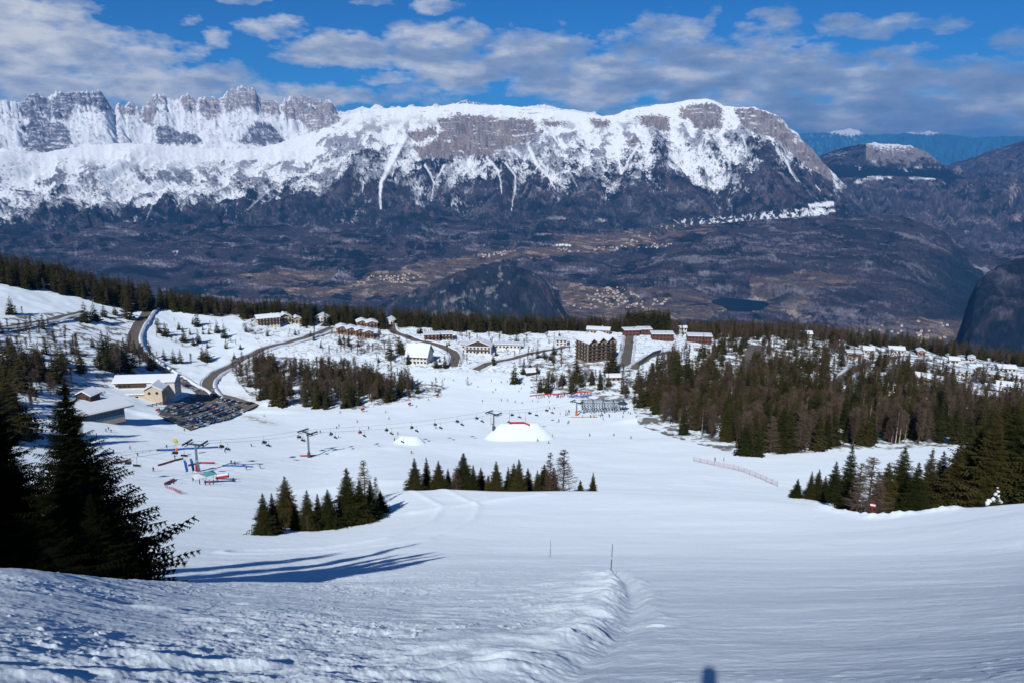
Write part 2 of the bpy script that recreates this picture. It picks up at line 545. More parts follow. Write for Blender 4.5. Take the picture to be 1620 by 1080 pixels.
# rough chopped-up snow left of the rut, combed piste right of it
rd, rside, rpar = seg_dist(xs, ys, RUT)
rx_at = np.interp(ys, [p[1] for p in RUT][::-1], [p[0] for p in RUT][::-1])
leftness = 1 - sstep(-1.5, 3.0, xs - rx_at - .2 * ys * 0)
leftness = np.where(ys > RUT[0][1], leftness * (1 - sstep(RUT[0][1], RUT[0][1] + 30, ys)) + .4 * (1 - sstep(-6, 0, xs - .13 * ys)) * sstep(RUT[0][1], RUT[0][1] + 30, ys), leftness)
lump = fbm(xs / .8, ys / .8, 5, 21, .68)
lump2 = ridged(xs / 3.2 + .3 * ys, ys / 1.6, 4, 31)
bank = 1 - sstep(-14, -4, xs + .25 * ys)
rough_amp = (.030 + .045 * sstep(.0, .5, fbm(xs / 6, ys / 6, 2, 5))) * leftness
h1 = rough_amp * lump + .028 * leftness * lump2 + .006 * fbm(xs / .5, ys / .5, 3, 8)
# crumbs
cr = .6 * perlin(xs / .13, ys / .13, 77) + .5 * perlin(xs / .3, ys / .3, 78)
h1 += leftness * .035 * sstep(.36, .6, cr) * sstep(-.1, .4, fbm(xs / 4, ys / 4, 2, 66))
# long skid tracks curving to the right
u1 = xs * .42 + ys * .9 + 1.2 * perlin(xs / 9, ys / 9, 12)
h1 += .020 * leftness * fbm(u1 / .55, (xs - .4 * ys) / 9, 3, 14)
u2 = (xs * .12 + ys) + .5 * perlin(xs / 14, ys / 14, 15)
h1 += .013 * (1 - leftness) * fbm(u2 / .9, xs / 16, 3, 16)
h1 += (1 - .6 * leftness) * .011 * fbm(xs / 1.5, ys / .30, 4, 17, .65) + (1 - leftness) * .010 * sstep(.42, .7, perlin(xs / .22, ys / .16, 18)) * sstep(.0, .5, perlin(xs / 5, ys / 3, 19))
h1 += .05 * fbm(xs / 7, ys / 4.5, 3, 44) + .18 * fbm(xs / 22, ys / 13, 2, 45)
# the rut itself: a bank falling from the rough side to the combed side with a groove at its foot
wob = 1 + .5 * fbm(xs / 1.7, ys / 1.3, 4, 51, .7)
sgn = np.where(xs > rx_at, 1, -1) * rd
on = sstep(0.0, .6, rpar)
step = .39 * np.clip(.75 + 1.1 * fbm(xs / 2.6, ys / 2.1, 3, 54), .15, 1.4) * (1 - sstep(-.5, .35, sgn * wob + .26 * fbm(xs / .9, ys / .7, 4, 52, .65))) * np.exp(-np.maximum(-sgn - .4, 0) / 1.6)
groove = -.20 * np.exp(-((sgn - .35) / .28) ** 2)
ledge = .10 * np.exp(-((sgn - .95 - .3 * perlin(ys / 2, xs / 2, 53)) / .22) ** 2) * (ys > 14)
fadeR = 1 - sstep(RUT[0][1] - 1, RUT[0][1] + 4, ys)
h1 += (step + groove + ledge) * fadeR * (.55 + .45 * sstep(8, 30, ys))
for (cx_, cy_) in [(250, 965), (230, 1035), (120, 1058), (260, 1045), (330, 985), (60, 1070), (180, 1066), (520, 1060), (700, 1035), (805, 1048), (740, 1062), (640, 1072), (390, 1050)]:
    bx, by, bz, _ = px_world([cx_], [cy_])
    dx = xs - bx[0]; dy = ys - by[0]
    dxx = dx * .9 + dy * .3; dyy = dy * .9 - dx * .3
    h1 += .10 * np.exp(-(dxx / .5) ** 2 - ((dyy + .12) / .16) ** 2) - .07 * np.exp(-(dxx / .55) ** 2 - ((dyy - .15) / .2) ** 2)
# old cat track looping round the left group of trees, tracks on the crest
trk = wpoly([(400, 872), (520, 868), (640, 852), (715, 825), (730, 800), (700, 785), (640, 775)])
td, ts, tp = seg_dist(xs, ys, trk)
h1 += .25 * np.exp(-((td - 3.5) / .8) ** 2) - .12 * np.exp(-(td / 2.5) ** 2)
trk2 = wpoly([(655, 812), (720, 800), (800, 788), (860, 782)])
td, ts, tp = seg_dist(xs, ys, trk2)
h1 += .4 * np.exp(-(td / 1.4) ** 2)
bd, bs, bp = seg_dist(xs, ys, BANK)
h1 += np.exp(-(bd / 1.5) ** 2) * (.7 + .45 * fbm(xs / 1.6, ys / 1.6, 3, 61))
chop[sub] = h1 * (1 - sstep(150, 200, rs_)) + 0
ZN = ZN + chop
mid = (RR > 150) & (RR < 700)
xm, ym = XN[mid], YN[mid]
ZM = np.zeros_like(ZN)
ZM[mid] = .10 * fbm(xm / 6, ym / 3.5, 3, 71) + .12 * fbm((ym + .3 * xm) / 5, xm / 60, 2, 72)
ZN = ZN + ZM * sstep(150, 190, RR)
Hgrid = (AZC, RC, ZN)

# colour of the ground: snow, with dirty verges, bare soil and shrubs showing through off the piste
COLN = np.empty((*ZN.shape, 3)); COLN[:] = (.76, .845, .905)


def fill(mask, rgb, amount=1.0):
    a = (mask * amount)[..., None]
    COLN[:] = COLN * (1 - a) + np.array(rgb) * a


m_ = RR > 250
nz = np.zeros_like(ZN); nz[m_] = fbm(XN[m_] / 9, YN[m_] / 9, 4, 81)
nz2 = np.zeros_like(ZN); nz2[m_] = fbm(XN[m_] / 2.5, YN[m_] / 2.5, 3, 82)
OFFP = [(1010, 672), (1060, 690), (1180, 722), (1290, 715), (1620, 700), (1700, 560), (1500, 560), (1200, 500), (1140, 520), (1110, 560), (1030, 600), (1000, 640)]
inside = in_poly(PX, PY, OFFP) & m_
fill(inside * sstep(-.15, .25, nz + .5 * nz2), (.085, .07, .055), .9)
LEFTW = [(-60, 500), (220, 490), (215, 560), (260, 580), (180, 600), (120, 690), (-60, 720)]
inside = in_poly(PX, PY, LEFTW) & m_
fill(inside * sstep(.05, .35, nz + .4 * nz2), (.09, .075, .06), .85)
for poly in ([(365, 590), (400, 560), (560, 575), (640, 600), (700, 610), (700, 625), (560, 648), (400, 630)],
             [(500, 520), (640, 530), (650, 560), (560, 560)], [(840, 560), (1000, 560), (1010, 640), (840, 622)],
             [(1120, 520), (1300, 530), (1620, 600), (1620, 640), (1300, 620), (1110, 580)], [(-60, 380), (100, 420), (420, 480), (560, 500), (800, 520), (1200, 500), (1650, 560), (1650, 520), (-60, 380)]):
    inside = in_poly(PX + 5 * nz, PY + 3 * nz, poly) & m_
    fill(inside * sstep(-.2, .25, nz + .6 * nz2), (.09, .075, .06), .85)
for (cx_, cy_, ww, hh) in [(415, 665, 18, 3), (398, 660, 12, 3), (425, 669, 12, 2), (362, 628, 45, 3.5), (300, 612, 25, 4), (350, 636, 60, 3), (1095, 575, 12, 8)]:
    e = ((PX - cx_) / ww) ** 2 + ((PY - cy_ - .12 * (PX - cx_)) / hh) ** 2
    fill(np.exp(-e) * sstep(-.25, .2, nz + .5 * nz2) * m_, (.33, .27, .20), .8)
hid = RR > 1030
inside = in_poly(PX, PY, [(380, 500), (640, 510), (1000, 520), (1130, 530), (1100, 575), (900, 600), (800, 590), (700, 590), (560, 580), (420, 560)]) & m_
fill(inside * sstep(.12, .4, nz * .6 + .7 * nz2), (.20, .165, .13), .7)
fill(hid * 1.0, (.05, .05, .045), 1.0)

V = np.stack([XN, YN, ZN], -1).reshape(-1, 3)
F = grid_faces(len(AZC), len(RC), wrap=True)
me = np_mesh('snow_slope', V, F, M_SNOWG, smooth=True, cols=COLN.reshape(-1, 3))
snow_slope = tag(link('snow_slope', me), kind='structure')
# ------------------------------------------------------------------ valley and mountains
A2 = np.concatenate([np.linspace(R(-62), R(-37), 40)[:-1], np.linspace(R(-37), R(37), int(1240 * Q)), np.linspace(R(37), R(62), 40)[1:]])
R2 = np.concatenate([np.linspace(1050, 3500, 26)[:-1], np.linspace(3500, 5200, int(90 * Q))[:-1], np.linspace(5200, 8500, int(260 * Q))[:-1], np.linspace(8500, 12900, int(420 * Q))[:-1],
                     np.linspace(12900, 14500, 30)[:-1], np.linspace(14500, 19800, int(330 * Q))[:-1], np.linspace(19800, 23000, 70)[:-1], np.linspace(23000, 46000, 70), [52000, 60000]])
AA, RF = np.meshgrid(A2, R2, indexing='ij')
SKY_FRONT = [(-300, 245), (0, 241), (60, 243), (100, 236), (150, 229), (200, 227), (250, 229), (300, 234), (360, 237), (400, 236), (430, 230), (455, 222), (480, 214), (510, 204), (540, 193), (555, 181), (575, 174),
             (600, 172), (650, 170), (700, 167), (730, 164), (760, 166), (800, 167), (830, 170), (870, 173), (900, 176), (930, 181), (955, 184), (975, 181), (990, 175), (1010, 171),
             (1040, 166), (1070, 162), (1085, 158), (1120, 157), (1135, 161), (1145, 168), (1165, 170), (1190, 169), (1210, 175), (1232, 184), (1240, 190), (1248, 203), (1262, 210), (1270, 224), (1285, 236), (1300, 255), (1320, 275),
             (1345, 300), (1365, 325), (1400, 380), (1450, 480), (1700, 600)]
SKY_BREN = [(-300, 170), (0, 160), (33, 162), (43, 150), (60, 147), (73, 156), (80, 152), (88, 146), (110, 146), (160, 145), (167, 155), (173, 166), (180, 172), (187, 163), (197, 171), (203, 162), (213, 170), (227, 171), (237, 160),
            (243, 150), (253, 148), (260, 153), (267, 156), (280, 159), (290, 151), (297, 148), (303, 153), (310, 160), (317, 152), (330, 154), (340, 153), (346, 158), (353, 152), (360, 143), (370, 139), (383, 137), (400, 139), (407, 147), (413, 156),
            (420, 160), (430, 157), (437, 161), (443, 166), (450, 158), (460, 154), (470, 156), (478, 150), (486, 152), (493, 156), (505, 158), (520, 160), (527, 165), (533, 173), (545, 177), (560, 173), (573, 168), (585, 172), (593, 165), (600, 166), (607, 171), (618, 172), (630, 168), (640, 172), (650, 168),
            (662, 173), (675, 170), (690, 167), (700, 169), (727, 162), (740, 159), (752, 162), (773, 166), (790, 167), (807, 167), (820, 170), (845, 170), (860, 166), (873, 168), (890, 173), (907, 173), (925, 177), (947, 181), (980, 205), (1100, 260), (1300, 320), (1700, 400)]
SKY_HILL = [(1180, 330), (1270, 268), (1300, 245), (1320, 238), (1340, 232), (1360, 229), (1385, 225), (1395, 228), (1410, 228), (1440, 230), (1455, 236), (1470, 243), (1485, 256), (1500, 268), (1515, 278), (1530, 290), (1600, 330), (1750, 400)]
SKY_RIGHT = [(1100, 340), (1400, 300), (1470, 268), (1485, 262), (1500, 262), (1515, 256), (1540, 249), (1560, 241), (1585, 234), (1620, 222), (1700, 200), (2000, 180)]
SKY_FAR = [(-300, 230), (1000, 225), (1230, 214), (1262, 212), (1290, 211), (1310, 209), (1330, 206), (1345, 203), (1357, 206), (1370, 213), (1385, 214), (1400, 212), (1420, 213), (1440, 209), (1460, 210), (1470, 207), (1480, 209), (1500, 213), (1540, 218), (1580, 216), (1620, 215), (2000, 212)]
SKY_DOME = [(600, 520), (900, 400), (1020, 378), (1060, 366), (1100, 358), (1150, 352), (1200, 348), (1300, 341), (1400, 338), (1430, 341), (1460, 348), (1490, 361), (1505, 370), (1515, 383), (1530, 387), (1555, 398), (1575, 410), (1590, 425), (1650, 500), (1800, 600)]
SKY_KNOLL = [(500, 540), (560, 505), (600, 483), (640, 464), (680, 450), (720, 432), (750, 424), (780, 421), (810, 421), (840, 428), (858, 438), (872, 452), (880, 470), (900, 500), (960, 560)]
SKY_SIDE = [(1200, 760), (1440, 640), (1500, 570), (1520, 515), (1532, 475), (1548, 442), (1580, 419), (1620, 408), (1700, 392), (2000, 350)]
SKY_MID = [(1100, 380), (1280, 292), (1320, 283), (1380, 278), (1450, 280), (1500, 284), (1560, 283), (1620, 280), (1700, 270), (2000, 250)]


def crest(az, pts, rc, amp=0.0, seed=0, sc=220.):
    a = np.array([float(px_az(x, y)) for x, y in pts])
    o = np.argsort(a)
    t = np.array([float(tan_el(px_az(x, y), y)) for x, y in pts])
    te_ = np.interp(az, a[o], t[o])
    if np.any(amp):
        te_ = te_ + amp * fbm(az * sc, az * 0 + .5, 4, seed) * .0008
    return te_ * rc


def layer(pts, rc, rb, zb, p, back, amp=0., seed=0, sc=220.):
    zc1 = crest(A2, pts, rc, amp, seed, sc)[:, None]
    t = np.clip((RF - rb) / (rc - rb), 0, 1)
    z = zb + (zc1 - zb) * t ** p
    z = np.where(RF > rc, zc1 - (RF - rc) * back, z)
    return np.where(RF < rb, zb - (rb - RF) * .3, z), t


XF = RF * np.sin(AA); YF = RF * np.cos(AA)
azp = AA * 1250
side = sstep(R(19), R(27), AA)
zval = np.interp(RF, [1050, 1500, 2600, 4000, 6800, 8300, 9500, 11000, 15000, 60000], [-420, -600, -950, -1190, -1215, -960, -800, -760, -900, -900])
zrt = np.interp(RF, [1050, 1500, 2600, 4000, 6800, 14000, 60000], [-430, -650, -1080, -1350, -1450, -1500, -1500])
zb0 = zval * (1 - side) + zrt * side
rough = fbm(XF / 900, YF / 900, 5, 101)
H = zb0 + (60 * rough + 26 * fbm(XF / 260, YF / 260, 4, 102)) * sstep(3500, 7000, RF)
f1, t1 = layer(SKY_FRONT, 12300, 8300, -930, 1.9, .12, 1.3, 5, 150)
rg = ridged(XF / 1500 + .3 * fbm(XF / 1500, YF / 1500, 3, 7), RF / 3300, 6, 111, .55)
rg2 = fbm(XF / 420, YF / 420, 5, 121, .55)
rg3 = ridged(XF / 420 + .4 * rg2, YF / 700, 5, 122, .6)
f1 = f1 + ((rg - .45) * 330 * (t1 * (1 - t1) * 4) ** .6 + rg2 * 90 * (t1 * (1 - t1) * 4) ** .7 + (rg3 - .45) * 105 * (t1 * (1 - t1) * 4) ** .55) * (t1 < 1)
# stepped cliffs on the front range
stepn = 1 + .25 * fbm(AA * 30, RF * 0, 2, 5)
b1, tb = layer(SKY_BREN, 19500, 14500, -150, 1.35, .5, np.where(A2 < float(px_az(542, 170)), 4.0, .8), 6, 420)
rb1 = ridged(XF / 1900, YF / 1900, 6, 131, .55)
pil = ridged(azp / 13 + .5 * fbm(XF / 500, YF / 500, 3, 133), RF / 800, 4, 132, .55)
b1 = b1 + ((rb1 - .5) * 520 * (tb * (1 - tb) * 4) ** .5 + (pil - .55) * 340 * (tb ** 2.5) * (1 - tb) ** .35) * (tb < 1)
b1 = np.where(AA > float(px_az(980, 200)), b1 - 400, b1)
h1_, th = layer(SKY_HILL, 16500, 14800, -420, .9, .6, 1.0, 8)
h1_ = h1_ + (ridged(AA * 90, RF / 900, 4, 141) - .5) * 90 * (th * (1 - th) * 4)
r1, tr = layer(SKY_RIGHT, 19000, 15500, -900, 1.0, .3, 1.5, 9)
r1 = r1 + (ridged(AA * 80, RF / 900, 4, 142) - .5) * 180 * (tr * (1 - tr) * 4)
m1, tm = layer(SKY_MID, 14300, 11500, -1380, .8, .06, .6, 10)
m1 = m1 + (ridged(AA * 70, RF / 900, 4, 143) - .5) * 160 * (tm * (1 - tm) * 4)
fa, tf = layer(SKY_FAR, 42000, 30000, -800, 1.1, .3, 1.2, 11)
fa = fa + (ridged(AA * 60, RF / 5000, 4, 144) - .5) * 500 * (tf * (1 - tf) * 4)
d1, td_ = layer(SKY_DOME, 8800, 5900, -1320, .75, .5, .5, 12)
d1 = d1 + 70 * fbm(XF / 700, YF / 500, 5, 145) * (td_ * (1 - td_) * 4) ** .6
k1, tk = layer(SKY_KNOLL, 5300, 4300, -1350, .8, .55, .5, 13)
k1 = k1 + 55 * fbm(XF / 260, YF / 260, 5, 146) * (tk * (1 - tk) * 4) ** .5 + 6 * fbm(XF / 25, YF / 60, 3, 149) * (tk > .2)
s1, ts_ = layer(SKY_SIDE, 5000, 3000, -1300, .8, .45, .4, 14)
s1 = s1 + 110 * fbm(XF / 400, YF / 400, 5, 147) * (ts_ * (1 - ts_) * 4) ** .4 + 9 * fbm(XF / 25, YF / 60, 3, 148) * (ts_ > .2)
stack = np.stack([H, f1, b1, h1_, r1, m1, fa, d1, k1, s1])
LID = stack.argmax(axis=0)
H = stack.max(axis=0)
H = H - np.where(RF > 50000, 900, 0)
PFX, PFY = project(XF, YF, H)

# slope of the relief
dHr = np.gradient(H, axis=1) / np.gradient(RF, axis=1)
dHa = np.gradient(H, axis=0) / (np.gradient(AA, axis=0) * RF)
SL = np.hypot(dHr, dHa)
del stack

zq = H / 9.6
wq = 12 * fbm(azp / 45, zq / 30, 3, 207)
nA = .55 * fbm((azp + wq) / 8, (zq + wq) / 15, 5, 201, .6) + .6 * fbm(azp / 13, zq / 11, 5, 208, .62)
nB = fbm(azp / 40, zq / 30, 4, 202)
nC = fbm(azp / 3.0, zq / 2.2, 3, 203, .6)
nG = .8 * fbm(XF / 150, YF / 190, 6, 204, .68) + .35 * fbm(XF / 600, YF / 700, 3, 209)
nH = fbm(XF / 1100, YF / 2600, 4, 205, .55)
nF = .85 * fbm(XF / 210 + .4 * nH, YF / 330, 6, 206, .66) + .3 * nH
C = np.empty((*H.shape, 3))
forest = np.array([.036, .036, .048]); conif = np.array([.005, .014, .022]); lime = np.array([.11, .11, .125]); field = np.array([.13, .10, .085])
brown = np.array([.072, .056, .060])


def lerp(c, rgb, m):
    m = np.clip(m, 0, 1)[..., None]
    c[:] = c * (1 - m) + np.asarray(rgb) * m


C[:] = forest
lerp(C, brown, sstep(-.1, .5, nH + .4 * nG) * .8)
lerp(C, conif, sstep(.0, .30, nF + .3 * nH - .02))
lerp(C, lime, sstep(.16, .55, nF * .35 + nG * .8 - .2 * nH) * .75)
lerp(C, [.22, .21, .22], sstep(.42, .62, nG + .3 * nC) * .6)

streak = fbm(XF / 900 + .6 * nH, (RF + XF * .25) / 230, 6, 212, .66)
midz = sstep(3500, 5000, RF)
lerp(C, [.125, .105, .12], sstep(.05, .42, streak + .35 * nC) * .7 * midz)
lerp(C, [.27, .245, .25], sstep(.30, .58, streak * .8 + .45 * nG + .3 * nC) * .8 * midz)
lerp(C, conif, sstep(.10, .34, fbm(XF / 500 + 7, (RF + XF * .3) / 300, 6, 213, .62)) * .85 * midz)

# fields and meadows of the valley floor
FIELDS = [[(540, 452), (620, 425), (700, 412), (760, 400), (860, 392), (900, 372), (1000, 362), (1080, 352), (1140, 362), (1010, 392), (900, 402), (780, 415), (700, 440), (640, 462), (560, 480)],
          [(870, 440), (950, 455), (1060, 458), (1180, 470), (1290, 470), (1310, 500), (1160, 500), (1020, 510), (900, 500), (880, 470)],
          [(380, 435), (470, 428), (540, 432), (520, 448), (400, 452)], [(440, 455), (560, 452), (560, 468), (460, 468)],
          [(1330, 520), (1440, 500), (1530, 512), (1525, 545), (1380, 545)], [(1180, 440), (1290, 425), (1360, 440), (1300, 460), (1200, 462)]]
wx = PFX + 26 * nB + 10 * nG; wy = PFY + 6 * nG + 5 * nF
low = (LID != 8) & (LID != 9) & (RF > 3400)
for fp in FIELDS:
    ins = in_poly(wx, wy, fp) & low
    strip = fbm(azp / 34 + zq / 9, RF / 90, 4, 211, .6)
    c1 = field * .75
    lerp(C, c1, ins * sstep(-.25, .05, strip + .2))
    lerp(C, [.27, .20, .15], ins * sstep(.18, .34, strip) * .85)
    lerp(C, [.05, .045, .05], ins * sstep(.25, .4, nG))
for (cx_, cy_, w__, h__, rgb) in [(1195, 457, 13, 3.5, (.40, .33, .26)), (1255, 496, 22, 5, (.38, .30, .22)), (1270, 502, 14, 4, (.33, .27, .2)), (890, 388, 13, 1.6, (.85, .85, .85)), (1320, 445, 16, 2.2, (.2, .14, .12)),
                                  (1330, 455, 26, 2.0, (.17, .12, .1)), (1440, 518, 26, 3, (.15, .12, .1)), (1112, 433, 8, 3, (.3, .28, .26)), (880, 345, 14, 3, (.35, .3, .28)), (950, 349, 9, 3, (.3, .27, .25))]:
    e = ((PFX - cx_) / w__) ** 2 + ((PFY - cy_ + 3 * nG) / h__) ** 2
    lerp(C, rgb, (1 - sstep(.5, 1.3, e + 1.3 * nC + .8 * nG)) * low)
lakem = (((PFX - 1172) / 26) ** 2 + ((PFY - 480) / 9.5) ** 2 + .3 * nG < 1) & (LID == 0) | False

# front range: snow above a ragged line, rock walls, forest below
ys_x = [-100, 0, 100, 200, 300, 400, 470, 540, 600, 700, 760, 830, 900, 1000, 1060, 1120, 1200, 1260, 1300, 1340, 1400]
ys_y = [334, 334, 330, 324, 312, 290, 275, 285, 292, 268, 262, 270, 288, 270, 255, 250, 258, 262, 262, 250, 200]
ysn = np.interp(PFX, ys_x, ys_y)
fr = (LID == 1)
sn = (ysn + 4 - PFY) / 42 + 1.5 * nA + 1.0 * nB + .9 * nC + 2.6 * (.42 - rg)
sn = sn + 1.1 * (.40 - rg3)
snow_m = .62 * sstep(-.30, .22, sn) + .38 * sstep(-.1, .5, sn + .5 * nC)  # soft half tones: patchy cover plus snow shading put into the colour
lerp(C, conif * 1.5, fr * sstep(300, 330, PFY + 14 * nA + 12 * nB) * (PFY < 372) * .45)
lerp(C, [.13, .12, .135], fr * sstep(.22, .5, nA + .5 * nC) * (PFY < 400) * .6)
lerp(C, brown * 1.25, fr * sstep(.1, .4, nA) * (PFY < 340))
snowc = np.array([.84, .86, .88])
lerp(C, snowc, fr * snow_m)
rib = fr * sstep(.50, .68, rg3 + .16 * nC + .22 * nA) * sstep(180, 215, PFY + 8 * nB)
lerp(C, [.10, .095, .105], rib * snow_m * .78 * (PFX > 380))
lerp(C, [.07, .07, .085], fr * sstep(.55, .70, rg3 + .2 * nC + .25 * nA) * sstep(245, 275, PFY + 10 * nB) * (PFX <= 380) * snow_m * .85)
# bare rock showing through the upper snow: steep ground and thin ledges
ledge = fbm(azp / 34 + .4 * nB, zq / 3.2 + azp / 70 + .8 * nB, 5, 221, .62)
lerp(C, [.17, .145, .135], fr * snow_m * sstep(.34, .48, ledge * .7 + .5 * nA + .25 * nB - .05) * (PFX > 480) * .8)
lerp(C, [.05, .045, .05], fr * snow_m * sstep(.30, .48, nC * .55 + nA * .5 + .12 * sstep(235, 300, PFY)) * (PFY > 238) * .8)
lerp(C, snowc, fr * (PFX < 500) * (PFY < 252 + 10 * nB) * .9)
ROCKS = [[(690, 190), (725, 180), (765, 184), (800, 186), (845, 190), (850, 210), (830, 228), (800, 232), (782, 244), (745, 247), (705, 250), (680, 250), (662, 245), (672, 228), (690, 222), (700, 205)],
         [(640, 212), (690, 200), (692, 214), (660, 226)], [(655, 235), (690, 224), (700, 245), (665, 252)],
         [(1078, 172), (1092, 166), (1110, 163), (1130, 163), (1142, 172), (1143, 203), (1122, 205), (1100, 204), (1092, 190), (1075, 187)],
         [(1160, 173), (1185, 170), (1210, 177), (1238, 187), (1244, 205), (1262, 214), (1290, 240), (1315, 268), (1320, 290), (1270, 260), (1250, 240), (1232, 222), (1215, 216), (1190, 208), (1172, 196)],
         [(1010, 186), (1030, 182), (1058, 184), (1060, 205), (1048, 208), (1030, 200), (1012, 198)], [(990, 222), (1003, 214), (1012, 222), (1008, 234), (995, 234)], [(860, 190), (900, 193), (895, 202), (862, 200)],
         [(935, 190), (965, 190), (962, 200), (940, 200)]]
rx_ = PFX + 7 * nA + 7 * nC; ry_ = PFY + 7 * nA + 4 * nC
rk = fbm(azp / 3.5, zq / 22, 4, 231, .6)
for poly in ROCKS:
    ins = in_poly(rx_, ry_, poly) & fr
    c0 = np.array([.225, .185, .170])
    lerp(C, c0, ins * .97)
    lerp(C, [.12, .105, .11], ins * sstep(.0, .3, rk + .4 * nC) * .8)  # upright dark streaks: rock tone and painted shading of the cliff relief
    lerp(C, [.30, .255, .235], ins * sstep(.05, .35, -rk + .3 * nC) * .7)  # lighter streaks beside them, the lit side of that painted relief
    lerp(C, [.30, .235, .19], ins * sstep(.1, .4, nB) * .5)
    lerp(C, snowc, ins * sstep(.38, .50, ledge + .3 * rk + .35 * nA) * .85)
# avalanche chutes running down into the forest
CHUTES = [([(640, 215), (625, 245), (612, 270), (603, 290), (601, 312), (602, 330)], 6, 1.0), ([(672, 262), (682, 278), (686, 292), (683, 318)], 2.5, .9), ([(702, 262), (692, 282), (686, 292)], 2.2, .9),
          ([(770, 250), (788, 270), (792, 290), (794, 312)], 2.6, .9), ([(800, 258), (816, 280), (815, 300), (808, 335)], 2.4, .9), ([(838, 235), (850, 262), (868, 280), (878, 300)], 4.0, 1.), ([(975, 225), (978, 250), (983, 276)], 4.0, 1.),
          ([(1010, 230), (995, 252), (984, 276)], 3, .9), ([(1245, 256), (1250, 272), (1262, 288)], 2.2, .95), ([(1175, 215), (1180, 235), (1186, 252)], 2., .9), ([(575, 290), (574, 305)], 1.8, .8), ([(1230, 240), (1268, 292)], 1.4, .6), ([(1290, 294), (1300, 303)], 1.4, .9),
          ([(895, 262), (905, 280), (915, 300)], 1.8, .6), ([(425, 300), (400, 325), (380, 340)], 2.0, .5), ([(60, 300), (52, 330), (35, 352)], 1.4, .5), ([(240, 325), (230, 350)], 1.6, .5)]
for pts, wd, am in CHUTES:
    dd, _, pp = seg_dist(PFX + 2.5 * nA, PFY, pts)
    tw = 1 - .75 * pp / (len(pts) - 1)
    lerp(C, snowc, fr * (1 - sstep(.5, 1.1, dd / (wd * tw))) * am)
# the snowy plateau village on its right end
for poly in ([(1000, 362), (1050, 352), (1100, 344), (1160, 342), (1200, 336), (1240, 332), (1270, 330), (1310, 330), (1312, 340), (1260, 345), (1180, 350), (1110, 356), (1040, 364)],
             [(1278, 323), (1320, 319), (1320, 327), (1280, 329)], [(1280, 333), (1322, 331), (1322, 336), (1282, 337)], [(1370, 280), (1395, 277), (1422, 279), (1400, 283), (1355, 292), (1350, 288)],
             [(1438, 280), (1478, 280), (1478, 284), (1440, 284)]):
    ins = in_poly(PFX + 4 * nG, PFY + 3 * nG, poly)
    big = poly[0][0] != 1278
    lerp(C, snowc, ins * (sstep(.02, .2, .7 * fbm(azp / 9, RF / 90, 4, 261, .65) + .25 * nG + (PFX - 1180) / 700) if big else 1.0) * .9)
# Brenta peaks: snow fields low down and on ledges, bare towers above
br = (LID == 2)
C[br] = np.array([.84, .86, .88])
wxb = PFX + 7 * nA + 4 * nC; wyb = PFY + 5 * nA + 4 * nC
led2 = fbm(azp / 16 + .5 * nB, zq / 2.4 + azp / 60, 4, 241, .6)
pill = ridged(azp / 6 + .4 * nA, zq / 30, 4, 242, .6)
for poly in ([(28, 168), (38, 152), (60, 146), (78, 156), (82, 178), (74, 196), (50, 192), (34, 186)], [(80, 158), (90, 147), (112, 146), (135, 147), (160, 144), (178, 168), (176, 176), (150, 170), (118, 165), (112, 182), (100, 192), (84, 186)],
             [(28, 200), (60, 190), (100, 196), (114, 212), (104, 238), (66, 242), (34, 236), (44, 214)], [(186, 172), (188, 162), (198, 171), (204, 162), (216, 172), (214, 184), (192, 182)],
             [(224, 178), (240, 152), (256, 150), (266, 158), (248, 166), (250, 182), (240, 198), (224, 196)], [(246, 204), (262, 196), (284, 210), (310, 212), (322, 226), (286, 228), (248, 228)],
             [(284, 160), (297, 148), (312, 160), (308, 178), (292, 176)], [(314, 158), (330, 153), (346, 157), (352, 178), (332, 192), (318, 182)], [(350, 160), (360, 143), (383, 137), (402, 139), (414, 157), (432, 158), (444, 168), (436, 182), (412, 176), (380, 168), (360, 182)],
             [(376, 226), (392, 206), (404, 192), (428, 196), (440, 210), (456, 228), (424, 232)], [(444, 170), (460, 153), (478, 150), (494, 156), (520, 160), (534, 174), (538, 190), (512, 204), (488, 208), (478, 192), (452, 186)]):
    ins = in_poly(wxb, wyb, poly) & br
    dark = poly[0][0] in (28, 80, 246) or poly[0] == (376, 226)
    c0 = [.12, .115, .135] if dark else [.29, .24, .215]  # shaded faces painted bluish dark, lit faces tan
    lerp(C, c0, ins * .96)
    lerp(C, np.array(c0) * .62, ins * sstep(.1, .5, .55 - pill + .3 * nC) * .8)  # shading between the pillars put into the rock colour
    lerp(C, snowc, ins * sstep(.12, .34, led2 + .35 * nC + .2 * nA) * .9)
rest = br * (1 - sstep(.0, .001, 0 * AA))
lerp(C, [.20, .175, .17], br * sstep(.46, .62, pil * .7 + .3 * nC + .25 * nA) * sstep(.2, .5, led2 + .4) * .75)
farpk = br & (PFX > 725) & (PFX < 790)
lerp(C, [.10, .12, .15], farpk * sstep(-.2, .1, nC))
